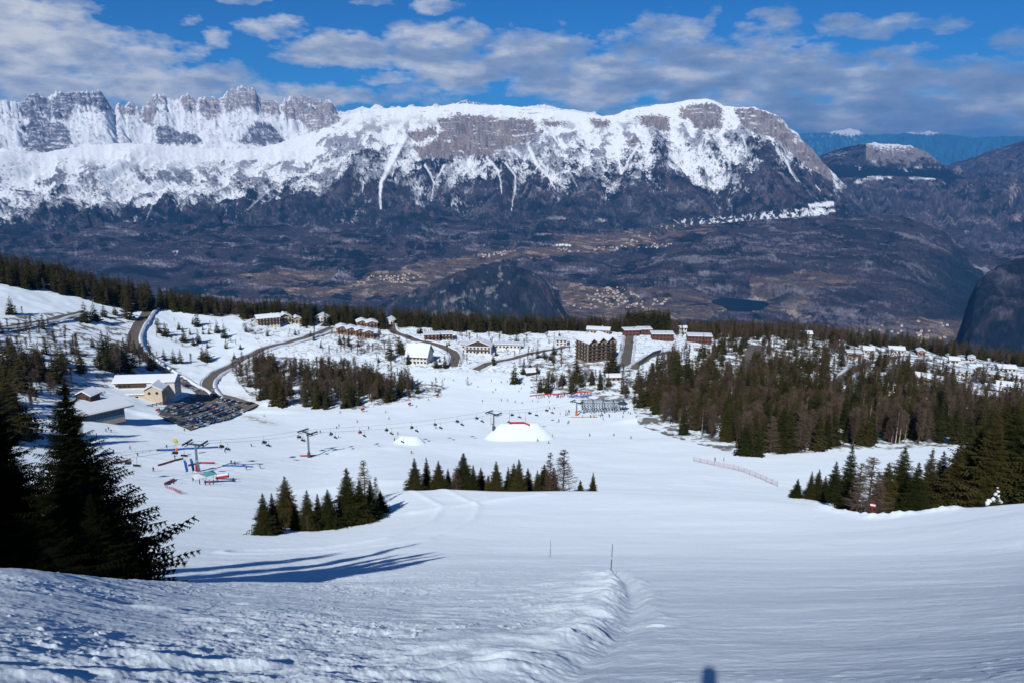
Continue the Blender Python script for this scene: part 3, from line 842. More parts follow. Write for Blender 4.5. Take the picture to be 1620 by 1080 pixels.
# right-hand ranges
oth = (LID == 3)
lerp(C, conif, oth * sstep(-.1, .15, nC * .4 + (PFY - 262) / 22))
lerp(C, [.20, .17, .165], oth * sstep(-.05, .35, nA + .3 * nC - (PFY - 262) / 40) * (PFX > 1370))
lerp(C, snowc, oth * sstep(.0, .2, nC * .9 + nA * .3 - ((PFX - 1410) / 55) ** 2 - (PFY - 237) / 16) * .8)
lerp(C, snowc, oth * sstep(.42, .55, nA + .3 * nC) * .6)
for L_ in (4, 5):
    mm = LID == L_
    lerp(C, [.075, .065, .075], mm * sstep(0, .3, nG) * .8)
    lerp(C, [.23, .18, .16], mm * sstep(.22, .5, nA * .7 + nC * .4) * .7)
for (cx_, cy_, w__, h__) in [(1515, 270, 9, 7), (1565, 292, 7, 4), (1605, 300, 9, 14), (1610, 345, 8, 8), (1528, 367, 4, 3), (1490, 290, 8, 3), (1600, 320, 5, 6), (1535, 295, 5, 5)]:
    e = ((PFX - cx_) / w__) ** 2 + ((PFY - cy_) / h__) ** 2
    lerp(C, [.33, .25, .22], sstep(.0, .3, nC * 1.6 + nA * 1.3 + .35 - .8 * e) * (LID >= 3) * .7)
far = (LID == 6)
C[far] = np.array([.02, .13, .22])  # blue of the distant haze put into the ridge's base colour
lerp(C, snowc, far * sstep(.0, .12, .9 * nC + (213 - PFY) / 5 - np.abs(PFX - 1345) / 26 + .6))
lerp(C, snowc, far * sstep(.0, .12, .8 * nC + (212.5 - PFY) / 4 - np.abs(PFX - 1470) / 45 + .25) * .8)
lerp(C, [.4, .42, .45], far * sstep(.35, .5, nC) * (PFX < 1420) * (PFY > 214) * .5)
rv = (LID == 0) & (AA > R(24)) & (RF > 7000)
C[rv] = np.array([.085, .07, .085])
lerp(C, [.14, .11, .11], rv * sstep(0, .3, nG) * .8)
# plateau edge, knoll, side slope: greyer limestone patches
kn = (LID == 8)
C[kn] = np.array([.020, .028, .040])
lerp(C, [.06, .052, .06], kn * sstep(0, .4, nG))
lerp(C, [.008, .016, .024], kn * sstep(.05, .3, fbm(XF / 130, YF / 200, 5, 252, .6)) * .8)
lerp(C, [.22, .20, .19], kn * sstep(.28, .55, fbm(XF / 60 + .3 * nG, YF / 75, 6, 251, .7) + .35 * fbm(XF / 400, YF / 400, 2, 253)) * .75)
dm = (LID == 7)
lerp(C, [.035, .034, .045], dm * .35)
lerp(C, conif, dm * sstep(.02, .26, nF + .5 * streak - .1) * .85)
lerp(C, [.14, .125, .135], dm * sstep(.10, .4, streak * .7 + nG * .6 + .3 * nC) * .7)
lerp(C, [.17, .155, .16], dm * sstep(.26, .5, nG * .8 + nF * .3) * .75)
sd = (LID == 9)
C[sd] = np.array([.010, .018, .028])  # shade on this hillside put into a near-black blue base colour
lerp(C, [.05, .042, .05], sd * sstep(.0, .4, nG) * .5)

def far_at(x, y):
    """ground of the valley and mountains seen at image point (x, y)"""
    k = np.hypot(PFX - x, PFY - y) + (RF < 3600) * 1e6
    # first visible: go along the nearest column
    i = int(np.argmin(np.abs(A2 - float(px_az(x, y)))))
    t = H[i] / R2
    run = np.maximum.accumulate(np.where(R2 > 3300, t, -9))
    te_ = float(tan_el(A2[i], y))
    j = int(np.argmax(run >= te_))
    if run[j] < te_:
        return None
    return R2[j] * math.sin(A2[i]), R2[j] * math.cos(A2[i]), H[i, j], R2[j]


LK = far_at(1172, 482)
lx, ly, lz, lr = LK
dlk = np.hypot((XF - lx) / 205, (YF - ly) / 250)
bowl = 1 - sstep(1.25, 2.2, dlk)
H = H * (1 - bowl) + (lz - 4) * bowl
shade_m = sstep(1425, 1525, PFX + 26 * nG) * sstep(385, 410, PFY + 8 * nG) * (1 - sstep(498, 508, PFY))  # hillside shade and dark forest, painted on over the dome and valley floor
lerp(C, conif * 1.3, shade_m * ((LID == 0) | (LID == 7)) * .85)
sf = fbm(XF / 120, YF / 260, 5, 281, .65)
lerp(C, [.045, .042, .055], sd * sstep(.0, .35, sf) * .8)
lerp(C, [.10, .10, .11], sd * sstep(.38, .55, sf + .3 * nC) * .6)
tex = 1 + .55 * perlin(azp / 1.7, zq / 1.3 + RF / 30, 271) + .35 * perlin(azp / 4, RF / 45 + zq / 3, 272)
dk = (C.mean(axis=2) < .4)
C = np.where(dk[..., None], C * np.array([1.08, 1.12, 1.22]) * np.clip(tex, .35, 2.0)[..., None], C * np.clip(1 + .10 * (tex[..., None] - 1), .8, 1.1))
V = np.stack([XF, YF, H], -1).reshape(-1, 3)
F = grid_faces(len(A2), len(R2))
me = np_mesh('mountains', V, F, M_FAR, smooth=True, cols=C.reshape(-1, 3))
mountains = tag(link('mountains', me), kind='structure')
FAR_H = (A2, R2, H, LID, PFX, PFY)

# the dark lake
a_l = px_az(1172, 480); te_l = float(tan_el(a_l, 480)); r_l = -1212 / te_l
M_LAKE = mat('lake_water', (.002, .02, .045), .5, spec=.05)
n = 40
ang_ = np.linspace(0, 2 * np.pi, n, endpoint=False)
rad = 1 + .12 * np.sin(ang_ * 3 + 1) + .06 * np.sin(ang_ * 5)


V = [[lx + 205 * q * math.cos(t), ly + 250 * q * math.sin(t), lz + 2] for t, q in zip(ang_, rad)]
me = np_mesh('lake', V, np.array([list(range(n))]), M_LAKE)
tag(link('lake', me), kind='structure')
# ------------------------------------------------------------------ trees
def needle_mat(name, a, b, c):
    m = bpy.data.materials.new(name); m.use_nodes = True
    T = NT(m.node_tree)
    oi = T.n('ShaderNodeObjectInfo'); co = T.n('ShaderNodeTexCoord')
    nz = T.n('ShaderNodeTexNoise', ins={'Vector': co.outputs['Object'], 'Scale': 1.1, 'Detail': 3.0})
    f = T.m('ADD', T.m('MULTIPLY', T.m('SUBTRACT', nz.outputs[0], .5), 1.6), oi.outputs['Random'], clamp=True)
    col = T.ramp(f, [(0.0, a), (.5, b), (1.0, c)])
    d = T.n('ShaderNodeBsdfDiffuse', ins={'Color': col, 'Roughness': .3})
    T.n('ShaderNodeOutputMaterial', ins={0: d.outputs[0]})
    return m


M_NEEDLE = needle_mat('spruce_needles', (.022, .028, .008), (.038, .038, .012), (.060, .050, .017))
M_NEEDLE_SHADE = needle_mat('shaded_spruce_needles', (.004, .007, .003), (.007, .010, .004), (.011, .013, .005))  # near-black: the shade the left firs stand in is put into the colour
M_TWIG = needle_mat('bare_twigs', (.075, .052, .036), (.105, .075, .052), (.13, .10, .075))
M_BARK = mat('bark', (.085, .06, .045), .9, var=.25, vscale=6)
M_BIRCH = mat('pale_bark', (.38, .34, .30), .8, var=.2, vscale=4)
M_SNOW = mat('snow_cover', (.78, .83, .88), .8, var=.04, vscale=2, spec=.2)


def cone_np(p0, p1, r0, r1, n=6):
    """tapered prism between two points -> verts, quads"""
    p0 = np.array(p0, float); p1 = np.array(p1, float)
    d = p1 - p0; d = d / (np.linalg.norm(d) + 1e-9)
    a = np.cross(d, [0, 0, 1.0]) if abs(d[2]) < .9 else np.cross(d, [1.0, 0, 0])
    a /= np.linalg.norm(a); b = np.cross(d, a)
    t = np.linspace(0, 2 * np.pi, n, endpoint=False)[:, None]
    ring = np.cos(t) * a + np.sin(t) * b
    V = np.vstack([p0 + ring * r0, p1 + ring * r1])
    i = np.arange(n); j = (i + 1) % n
    return V, np.stack([i, j, j + n, i + n], -1)


def trunk_mesh(name, h, r0, m, seed=0, lean=.01):
    rg_ = np.random.default_rng(seed)
    V = []; F = []; n = 7; k = 7
    off = np.cumsum(rg_.normal(0, lean * h / k, (k, 2)), axis=0); off[0] = 0
    t = np.linspace(0, 2 * np.pi, n, endpoint=False)
    for q in range(k):
        s = q / (k - 1)
        r = r0 * (1 - s) ** .8 + .01
        if q == 0: r *= 1.25
        V.append(np.stack([off[q, 0] + r * np.cos(t), off[q, 1] + r * np.sin(t), np.full(n, s * h - (.6 if q == 0 else 0))], -1))
    V = np.vstack(V); i = np.arange(n); j = (i + 1) % n
    F = np.vstack([np.stack([i, j, j + n, i + n], -1) + q * n for q in range(k - 1)])
    return np_mesh(name, V, F, m)


def spruce_np(h, rad, whorls, per, stations, seed, start=.06, droop=.35, jag=.35, twig=.34, power=.82, sub=0, thin=1.0):
    rg_ = np.random.default_rng(seed)
    P = []
    t = np.linspace(0, 1, whorls)
    zs = (start + (1 - start) * t ** 1.02) * h
    for k, z in enumerate(zs):
        s = k / (whorls - 1)
        L = rad * (1 - s) ** power + .03 * h * (1 - s) + .012 * h
        if s < .07: L *= .75 + 3.5 * s
        np_ = max(4, int(per * (.55 + .45 * (1 - s))))
        a0 = rg_.random() * 6.28
        gapped = rg_.random() < .18
        for b in range(np_):
            a = a0 + b * 2 * np.pi / np_ + rg_.normal(0, .22)
            l = L * (1 - jag * rg_.random() * (1.5 if gapped else 1.0)) * (1.0 + (.25 if rg_.random() < .1 else 0))
            zz = z + rg_.normal(0, .012 * h)
            P.append((a, l, zz, droop * (.75 + .5 * rg_.random()) * (1 - .8 * s), .25 + .55 * s))
    P = np.array(P); N = len(P); m = stations
    a, l, z0, dr, up = P.T
    ca, sa = np.cos(a), np.sin(a)
    S = np.linspace(.05, 1, m + 1)
    s_ = S[None, :]
    rr = l[:, None] * s_
    zz = z0[:, None] + up[:, None] * .35 * rr - dr[:, None] * l[:, None] * s_ ** 1.6 + .16 * l[:, None] * np.maximum(s_ - .6, 0)
    spine = np.stack([rr * ca[:, None], rr * sa[:, None], zz], -1)  # N,m+1,3
    side = np.stack([-sa, ca, 0 * a], -1)[:, None, :]
    out = np.stack([ca, sa, 0 * a], -1)[:, None, :]
    A_ = spine[:, :-1]; B_ = spine[:, 1:]
    tl = (twig * l[:, None] * (1.12 - s_[:, :-1]) * (.55 + .9 * rg_.random((N, m))))[..., None] + .012 * h
    tris = []
    for sg in (-1, 1):
        tip = A_ + side * sg * tl * .95 + out * tl * (.55 + .5 * rg_.random((N, m, 1)))
        tip[..., 2] -= (tl[..., 0] * (.10 + .5 * rg_.random((N, m))))
        q = B_ * thin + A_ * (1 - thin)
        tris.append(np.stack([A_, q, tip], 2).reshape(-1, 3, 3))
        if sub:
            for u in range(sub):
                f = (u + 1) / (sub + 1)
                base = A_ * (1 - f) + tip * f
                d2 = out * tl * .38 * (1 - f * .5) + side * sg * tl * .1
                d2 = d2 * (.6 + .8 * rg_.random((N, m, 1)))
                e = base + d2; e[..., 2] -= tl[..., 0] * .22 * rg_.random((N, m))
                nx = A_ * (1 - f - .16) + tip * (f + .16)
                tris.append(np.stack([base, nx, e], 2).reshape(-1, 3, 3))
                e2 = base - out * tl * .12 + side * sg * tl * .3 * (.5 + rg_.random((N, m, 1))); e2[..., 2] -= tl[..., 0] * .35 * rg_.random((N, m))
                tris.append(np.stack([base, nx, e2], 2).reshape(-1, 3, 3))
    # hanging curtain under the spine gives the crown its depth
    low = (A_ + B_) / 2; low = low.copy(); low[..., 2] -= (.5 * tl[..., 0] * (.4 + rg_.random((N, m))))
    tris.append(np.stack([A_, B_, low], 2).reshape(-1, 3, 3))
    T = np.vstack(tris)
    top = np.array([[[0, 0, h * 1.03], [.012 * h, 0, h * .93], [-.012 * h, .004 * h, h * .93]], [[0, 0, h * 1.03], [0, .012 * h, h * .93], [0, -.012 * h, h * .93]]])
    T = np.vstack([T, top])
    return T.reshape(-1, 3), np.arange(len(T) * 3).reshape(-1, 3)


def bare_np(h, rad, nb, nt, seed, w=.05, shape='oval', start=.15):
    rg_ = np.random.default_rng(seed)
    T = []
    z0 = h * (start + (.97 - start) * rg_.random(nb) ** .85)
    s = (z0 / h - start) / (1 - start)
    if shape == 'larch':
        L = rad * (1 - s) ** .8 + .03 * h
        up = .05 + .25 * rg_.random(nb)
    else:
        L = rad * np.sqrt(np.clip(1 - (s * .95) ** 2, 0.05, 1)) * (.45 + .7 * s)
        up = .55 + .8 * rg_.random(nb) + .7 * s
    L *= .6 + .5 * rg_.random(nb)
    a = rg_.random(nb) * 2 * np.pi
    d = np.stack([np.cos(a), np.sin(a), up], -1); d /= np.linalg.norm(d, axis=1)[:, None]
    b0 = np.stack([0 * a, 0 * a, z0], -1); b1 = b0 + d * L[:, None]
    sw = np.array([0, 0, 1.0]) * w
    T.append(np.stack([b0 - sw * .9, b0 + sw * .9, b1], 1))
    side = np.cross(d, [0, 0, 1.0]); side /= np.linalg.norm(side, axis=1)[:, None]
    T.append(np.stack([b0 - side * w * .9, b0 + side * w * .9, b1], 1))
    for j in range(nt):
        f = .25 + .75 * rg_.random(nb)
        p = b0 + (b1 - b0) * f[:, None]
        dd = d + rg_.normal(0, .55, (nb, 3)); dd[:, 2] += (.25 if shape != 'larch' else .0)
        dd /= np.linalg.norm(dd, axis=1)[:, None]
        l2 = (L * (.22 + .35 * rg_.random(nb)))[:, None]
        q = p + dd * l2
        v = np.cross(dd, rg_.normal(0, 1, (nb, 3))); v /= np.linalg.norm(v, axis=1)[:, None]
        T.append(np.stack([p - v * w * .4, p + v * w * .4, q], 1))
    T = np.vstack(T)
    return T.reshape(-1, 3), np.arange(len(T) * 3).reshape(-1, 3)


# shared meshes, all for a tree 1 m x 10 m tall and scaled when placed (unit height 10)
SPR_HI = []   # nearer trees
for sd_, rad, dro in ((1, 2.7, .5), (2, 2.3, .45), (3, 3.0, .55), (4, 1.9, .4)):
    V, F = spruce_np(10, rad * 1.62, 38, 13, 8, sd_, start=.02, droop=dro * .8, sub=2, jag=.55, twig=.30, thin=.6, power=.95)
    SPR_HI.append((trunk_mesh('trunk', 9.8, .16, M_BARK, sd_), np_mesh('crown', V, F, M_NEEDLE)))
SPR_MD = []
for sd_, rad, dro in ((11, 2.5, .5), (12, 2.1, .45), (13, 2.8, .55), (14, 1.8, .4), (15, 2.3, .5)):
    V, F = spruce_np(10, rad, 26, 9, 4, sd_, start=.03, droop=dro, twig=.42, jag=.45)
    SPR_MD.append((trunk_mesh('trunk', 9.8, .17, M_BARK, sd_), np_mesh('crown', V, F, M_NEEDLE)))
SPR_LO = [spruce_np(10, rad, 16, 8, 2, sd_, start=.03, droop=.5, twig=.5) for sd_, rad in ((21, 2.4), (22, 2.0), (23, 2.7), (24, 1.8))]
BARE_MD = []
for sd_, rad, shp, st in ((31, 2.3, 'larch', .08), (32, 1.9, 'larch', .1), (33, 2.6, 'oval', .22), (34, 2.1, 'oval', .25), (35, 2.9, 'oval', .15)):
    V, F = bare_np(10, rad, 190, 13, sd_, .06, shp, st)
    BARE_MD.append((trunk_mesh('trunk', 9.7, .14, M_BARK if sd_ != 34 else M_BIRCH, sd_, .02), np_mesh('crown', V, F, M_TWIG)))
BARE_LO = [bare_np(10, rad, 80, 6, sd_, .11, shp, st) for sd_, rad, shp, st in ((41, 2.2, 'larch', .08), (42, 2.4, 'oval', .2), (43, 2.0, 'oval', .15))]

TREES = []   # dict(kind, x, y, z, h, detail, label, group, name, cat, wid)


def add_tree(kind, X, Y, Z, h, label, group, hi=False, wid=1.0, var=None):
    TREES.append(dict(kind=kind, x=float(X), y=float(Y), z=float(Z), h=float(h), label=label, group=group, hi=hi, wid=wid, var=var))


def tree_px(kind, x, yb, hp, label, group, r=None, hi=False, wid=1.0, var=None):
    if r is None:
        X, Y, Z, ok = ground_px([x], [yb])
        X, Y, Z = X[0], Y[0], Z[0]; r = math.hypot(X, Y)
    else:
        a = float(px_az(x, yb)); X, Y = r * math.sin(a), r * math.cos(a)
        Z = float(height(np.array(a), np.array(float(r))))
    a = math.atan2(X, Y)
    zt = r * float(tan_el(a, yb - hp))
    h = (zt - Z) / 1.03
    add_tree(kind, X, Y, Z, max(h, 1.0), label, group, hi, wid, var)


def forest(poly, ns, nb, hr, label_s, label_b, grp, seed, wid=1.0):
    rg_ = np.random.default_rng(seed)
    ps = np.array(poly, float)
    n = (ns + nb) * 8
    x = rg_.uniform(ps[:, 0].min(), ps[:, 0].max(), n); y = rg_.uniform(ps[:, 1].min(), ps[:, 1].max(), n)
    ok = in_poly(x, y, poly)
    x, y = x[ok], y[ok]
    cl = fbm(x / 45, y / 14, 3, seed)
    keep = rg_.random(len(x)) < np.clip(.55 + 1.1 * cl, .08, 1)
    x, y = x[keep][:ns + nb], y[keep][:ns + nb]
    kind = (perlin(x / 38, y / 16, seed + 5) * 1.2 + rg_.normal(0, .45, len(x)))
    thr = np.quantile(kind, ns / max(1, (ns + nb))) if len(kind) else 0
    X, Y, Z, hit = ground_px(x, y)
    for i in range(len(x)):
        if not hit[i]: continue
        sp = kind[i] <= thr
        h = rg_.uniform(*hr) * (1.0 if sp else .92) * (.55 if rg_.random() < .14 else 1)
        add_tree('spruce' if sp else 'bare', X[i], Y[i], Z[i], h, label_s if sp else label_b, (('spruces ' if sp else 'bare trees ') + grp), wid=wid * rg_.uniform(.85, 1.2))


# the left group of trees on the piste
g = 'spruces of the left clump on the piste'
E_ = [(420, 845, 68, .95, 'slim spruce at the left end of the clump on the piste'), (434, 843, 66, .9, 'second spruce from the left end of the clump on the piste'), (455, 832, 82, .95, 'tall pointed spruce in the left half of the clump on the piste'),
      (469, 838, 46, 1.0, 'short brownish spruce right of the tall pointed one in the clump'), (489, 838, 66, .9, 'slender spruce just left of the middle of the piste clump'), (505, 836, 58, .9, 'low spruce in the middle of the piste clump'),
      (521, 835, 64, 1.0, 'spruce right of the middle of the piste clump, left of the widest one'), (552, 829, 92, 1.35, 'widest and tallest spruce of the clump on the piste'), (571, 826, 70, 1.1, 'dense spruce leaning on the right side of the widest one'),
      (588, 821, 64, 1.0, 'dark spruce near the right end of the piste clump'), (603, 811, 38, 1.05, 'smallest spruce at the right end of the piste clump beside its blue shadow')]
for i, (x, yb, hp, wd, lb) in enumerate(E_):
    tree_px('spruce', x, yb, hp, lb, g, hi=True, wid=wd, var=i % 4)
for (x, yb, hp, wd, lb) in [(578, 800, 78, .9, 'bare larch standing behind the right end of the piste clump'), (407, 842, 30, .8, 'small bare bush at the left foot of the piste clump'), (487, 842, 28, .8, 'pale bare sapling in front of the middle of the piste clump'), (596, 800, 50, .7, 'low bare larch between the dark spruces at the right end of the piste clump')]:
    tree_px('bare', x, yb, hp, lb, 'bare trees of the left clump on the piste', wid=wd, var=0)
# the row standing behind the crest in the middle
rowl = [(656, 753, 31), (675, 754, 33), (694, 756, 30), (709, 761, 22), (734, 763, 49), (749, 764, 31), (761, 768, 31), (772, 768, 18), (785, 771, 44), (804, 769, 33), (813, 769, 39), (821, 770, 46), (835, 770, 32), (850, 770, 29), (861, 770, 38), (876, 770, 33), (918, 770, 13), (938, 771, 26)]
names = ['leftmost spruce of the row behind the crest', 'second spruce from the left in the row behind the crest', 'third spruce from the left in the row behind the crest', 'short spruce between two taller ones in the left of the crest row', 'tallest wide spruce in the left half of the crest row',
         'spruce on the right side of the tallest wide one in the crest row', 'small spruce left of the gap in the crest row', 'tiny spruce in the gap of the crest row', 'slim pointed spruce standing alone in the middle of the crest row', 'spruce at the left of the dense right part of the crest row',
         'second spruce of the dense right part of the crest row', 'tallest spruce of the dense right part of the crest row', 'spruce just right of the tallest one in the dense part of the crest row', 'short spruce left of the two bare larches behind the crest', 'broad spruce in front of the left bare larch behind the crest',
         'spruce between the two bare larches behind the crest', 'tiny dark spruce right of the bare larches on the crest', 'lone small spruce at the right end of the crest row']
for i, ((x, yb, hp), lb) in enumerate(zip(rowl, names)):
    tree_px('spruce', x, yb, hp, lb, 'spruces in the row behind the crest', r=174 + (i * 7 % 11), hi=True, wid=.95 + .25 * (i in (4, 14)), var=(i * 3) % 4)
for (x, yb, hp, wd, lb) in [(870, 770, 60, .75, 'slim bare larch left of the taller one behind the crest'), (891, 770, 65, 1.15, 'tall bare larch behind the crest right of the spruces'), (722, 762, 26, 1.2, 'bare bush left of the tallest wide spruce in the crest row'), (773, 766, 16, 1.1, 'low bare bush in the gap of the crest row')]:
    tree_px('bare', x, yb, hp, lb, 'bare trees in the row behind the crest', r=177, wid=wd, var=0)
# the group at the right edge
Gs = [(1260, 787, 32, 1.1, 'tiny spruce at the far left of the right-hand group'), (1281, 789, 46, 1.0, 'small spruce second from the left of the right-hand group'), (1292, 789, 49, .9, 'slim small spruce third from the left of the right-hand group'), (1303, 790, 40, .9, 'low spruce in front of the rising right-hand group'),
      (1317, 795, 68, .95, 'mid-sized spruce left of the tall pointed one in the right-hand group'), (1338, 808, 108, .95, 'tall pointed spruce, leftmost of the big ones in the right-hand group'), (1398, 810, 82, 1.0, 'spruce hidden behind the red piste sign and its bare larch'), (1420, 810, 106, 1.25, 'broad spruce right of the red piste sign'),
      (1445, 806, 78, 1.0, 'lower spruce right of the broad one behind the snow bank'), (1464, 804, 98, 1.0, 'pointed spruce in the middle of the right-hand group'), (1482, 802, 92, .9, 'slim spruce right of the middle of the right-hand group'), (1507, 800, 106, 1.1, 'dark spruce left of the biggest ones at the right edge'),
      (1534, 797, 122, 1.2, 'large dark spruce behind the snowy mound'), (1560, 792, 140, 1.2, 'very tall spruce behind the snow-covered sapling'), (1588, 789, 150, 1.1, 'tall brown-green spruce right of the snow-covered sapling'), (1612, 786, 158, 1.1, 'tallest spruce at the right edge of the picture'),
      (1640, 784, 150, 1.1, 'spruce cut by the right edge of the picture')]
for i, (x, yb, hp, wd, lb) in enumerate(Gs):
    tree_px('spruce', x, yb, hp, lb, 'spruces of the right-hand group', r=(160 + (i * 5) % 13) if i > 4 else None, hi=True, wid=wd, var=(i * 3) % 4)
for i, (x, yb, hp, lb) in enumerate([(1520, 790, 118, 'spruce in the second row behind the dark one at the right'), (1548, 784, 132, 'spruce of the second row between the largest right-hand trees'), (1575, 780, 142, 'spruce of the second row behind the snow-covered sapling'), (1600, 778, 150, 'second-row spruce close to the right edge'), (1630, 776, 158, 'second-row spruce cut by the right edge')]):
    tree_px('spruce', x, yb, hp, lb, 'spruces of the right-hand group', r=196, hi=True, wid=1.1, var=i % 4)
for (x, yb, hp, wd, lb) in [(1372, 812, 96, 1.35, 'broad bare larch behind the red piste sign'), (1355, 810, 84, .9, 'bare larch right of the tall pointed spruce'), (1385, 811, 70, .9, 'low bare larch right of the red piste sign')]:
    tree_px('bare', x, yb, hp, lb, 'bare trees of the right-hand group', r=157, wid=wd, var=0)

# single trees of the slope and the village: (x, base row, height in rows)
single = [(10, 450, 24), (18, 497, 30), (135, 510, 34), (150, 508, 31), (165, 502, 25), (182, 499, 20), (202, 505, 36), (205, 520, 30), (97, 455, 15), (110, 463, 21), (253, 527, 21), (262, 532, 24), (291, 540, 24), (312, 516, 25), (314, 542, 22), (344, 527, 22), (355, 535, 25),
          (260, 569, 20), (275, 574, 24), (286, 574, 24), (321, 569, 22), (328, 572, 25), (371, 569, 14), (147, 549, 18), (22, 585, 52), (40, 592, 54), (55, 585, 50), (62, 600, 48), (129, 590, 50), (167, 585, 64), (176, 580, 56), (200, 588, 54), (196, 580, 40), (92, 590, 40), (10, 600, 62), (34, 620, 62),
          (8, 640, 68), (20, 690, 96), (0, 700, 110), (86, 606, 44), (72, 560, 30), (617, 569, 40), (632, 558, 31), (636, 560, 24), (540, 575, 15), (704, 582, 24), (814, 607, 37), (838, 590, 28), (829, 592, 24), (844, 621, 38), (855, 620, 28), (866, 622, 33), (912, 604, 46), (905, 622, 32), (970, 593, 52), (964, 590, 40), (936, 598, 15), (752, 576, 30),
          (794, 556, 18), (730, 560, 22), (743, 566, 18), (1081, 687, 45), (1112, 610, 38), (1145, 560, 30), (1070, 632, 60), (1086, 640, 66), (876, 560, 20), (1178, 720, 60), (1200, 722, 52), (780, 572, 14), (420, 515, 12), (1008, 615, 36), (1030, 612, 40), (560, 636, 34), (634, 625, 24), (661, 622, 24), (648, 628, 16)]
for i, (x, yb, hp) in enumerate(single):
    side_ = 'on the snowy slope at the left' if x < 250 else 'on the snow between the two roads' if x < 380 else 'standing by the houses of the village' if yb < 580 else 'at the edge of the piste in front of the village' if x < 1000 else 'in front of the right-hand forest'
    tree_px('spruce', x, yb, hp, 'dark spruce ' + side_, 'spruces ' + side_, wid=1.3 if x < 380 else 1.1, var=i % 5, hi=(hp > 60 and x > 1000))
for i, (x, yb, hp) in enumerate([(303, 580, 22), (182, 590, 52), (190, 592, 46), (66, 458, 18), (36, 500, 16), (400, 530, 36), (388, 528, 34), (409, 535, 26), (540, 560, 24), (545, 556, 26), (552, 552, 24), (560, 548, 22), (584, 562, 20), (590, 560, 18), (640, 575, 20), (655, 580, 16), (690, 620, 26), (684, 622, 20), (700, 616, 18), (740, 610, 16),
                               (880, 580, 40), (888, 585, 34), (876, 590, 30), (735, 575, 18), (1095, 682, 34), (1060, 670, 40), (1050, 668, 36), (1044, 664, 34), (1075, 686, 40), (1298, 676, 60), (1410, 700, 52), (1416, 702, 60), (1422, 702, 55), (1110, 690, 50), (1125, 694, 52), (958, 600, 30), (985, 610, 36), (995, 612, 30), (1340, 575, 20), (250, 532, 20)]):
    side_ = 'on the slope at the left' if x < 330 else 'near the houses' if yb < 600 and x < 1000 else 'at the edge of the right-hand forest' if x > 1000 else 'at the edge of the piste'
    tree_px('bare', x, yb, hp, 'bare brown tree ' + side_, 'bare trees ' + side_, wid=1.0, var=(3 if x in (1298, 1410, 1416, 1422) else i % 5))

forest([(366, 590), (420, 574), (470, 592), (560, 592), (620, 606), (660, 612), (655, 626), (600, 640), (560, 646), (500, 648), (440, 642), (400, 630), (378, 612)], 130, 330, (11, 18), 'dark spruce in the mixed wood left of the middle', 'bare brown tree in the mixed wood left of the middle', 'in the mixed wood', 301, 1.0)
forest([(1004, 620), (1030, 596), (1060, 566), (1130, 552), (1200, 575), (1290, 590), (1400, 615), (1480, 625), (1560, 660), (1640, 660), (1640, 694), (1560, 698), (1480, 706), (1400, 702), (1300, 712), (1190, 718), (1130, 690), (1060, 668), (1010, 648)],
       620, 520, (12, 20), 'dark spruce in the big forest right of the piste', 'bare brown tree in the big forest right of the piste', 'in the right-hand forest', 302, 1.0)
forest([(1115, 535), (1160, 512), (1260, 530), (1400, 570), (1640, 610), (1640, 664), (1560, 660), (1400, 612), (1250, 585), (1130, 560)], 250, 560, (10, 16), 'small dark spruce on the slope above the big forest', 'bare tree on the slope above the big forest', 'above the right-hand forest', 303, .95)
forest([(-20, 520), (60, 515), (110, 530), (130, 560), (120, 620), (60, 650), (-20, 680)], 36, 170, (8, 14), 'dark spruce in the thin wood at the left', 'bare bush-like tree in the thin wood at the left', 'in the thin wood at the left', 304, 1.1)
forest([(205, 545), (262, 575), (255, 585), (200, 590), (150, 590), (160, 560)], 10, 50, (10, 14), 'spruce behind the long hotel', 'bare tree behind the long hotel', 'behind the hotel', 305, 1.0)
forest([(845, 588), (900, 600), (950, 600), (1000, 618), (1006, 640), (950, 618), (850, 618)], 22, 60, (7, 11), 'low spruce above the crowd fence', 'bare bush above the crowd fence', 'above the crowd fence', 306, 1.1)
forest([(530, 540), (570, 545), (575, 565), (520, 560)], 0, 16, (5, 9), '', 'bare thicket tree below the row of terracotta houses', 'below the row houses', 307, 1.1)
forest([(610, 540), (640, 545), (640, 600), (590, 590)], 2, 10, (4, 7), 'small spruce on the open slope below the white house', 'small bare tree on the open slope below the white house', 'below the white house', 308, 1.0)
forest([(400, 505), (560, 512), (640, 520), (880, 530), (1000, 560), (880, 575), (800, 590), (720, 580), (640, 590), (600, 575), (500, 560), (420, 535)], 55, 170, (5, 11), 'dark spruce between the chalets of the village', 'bare tree between the chalets of the village', 'between the chalets', 309, 1.15)
forest([(230, 500), (420, 515), (380, 560), (260, 560)], 14, 46, (3, 8), 'small spruce on the meadow between the roads', 'bare shrub on the meadow between the roads', 'on the meadow between the roads', 310, 1.1)
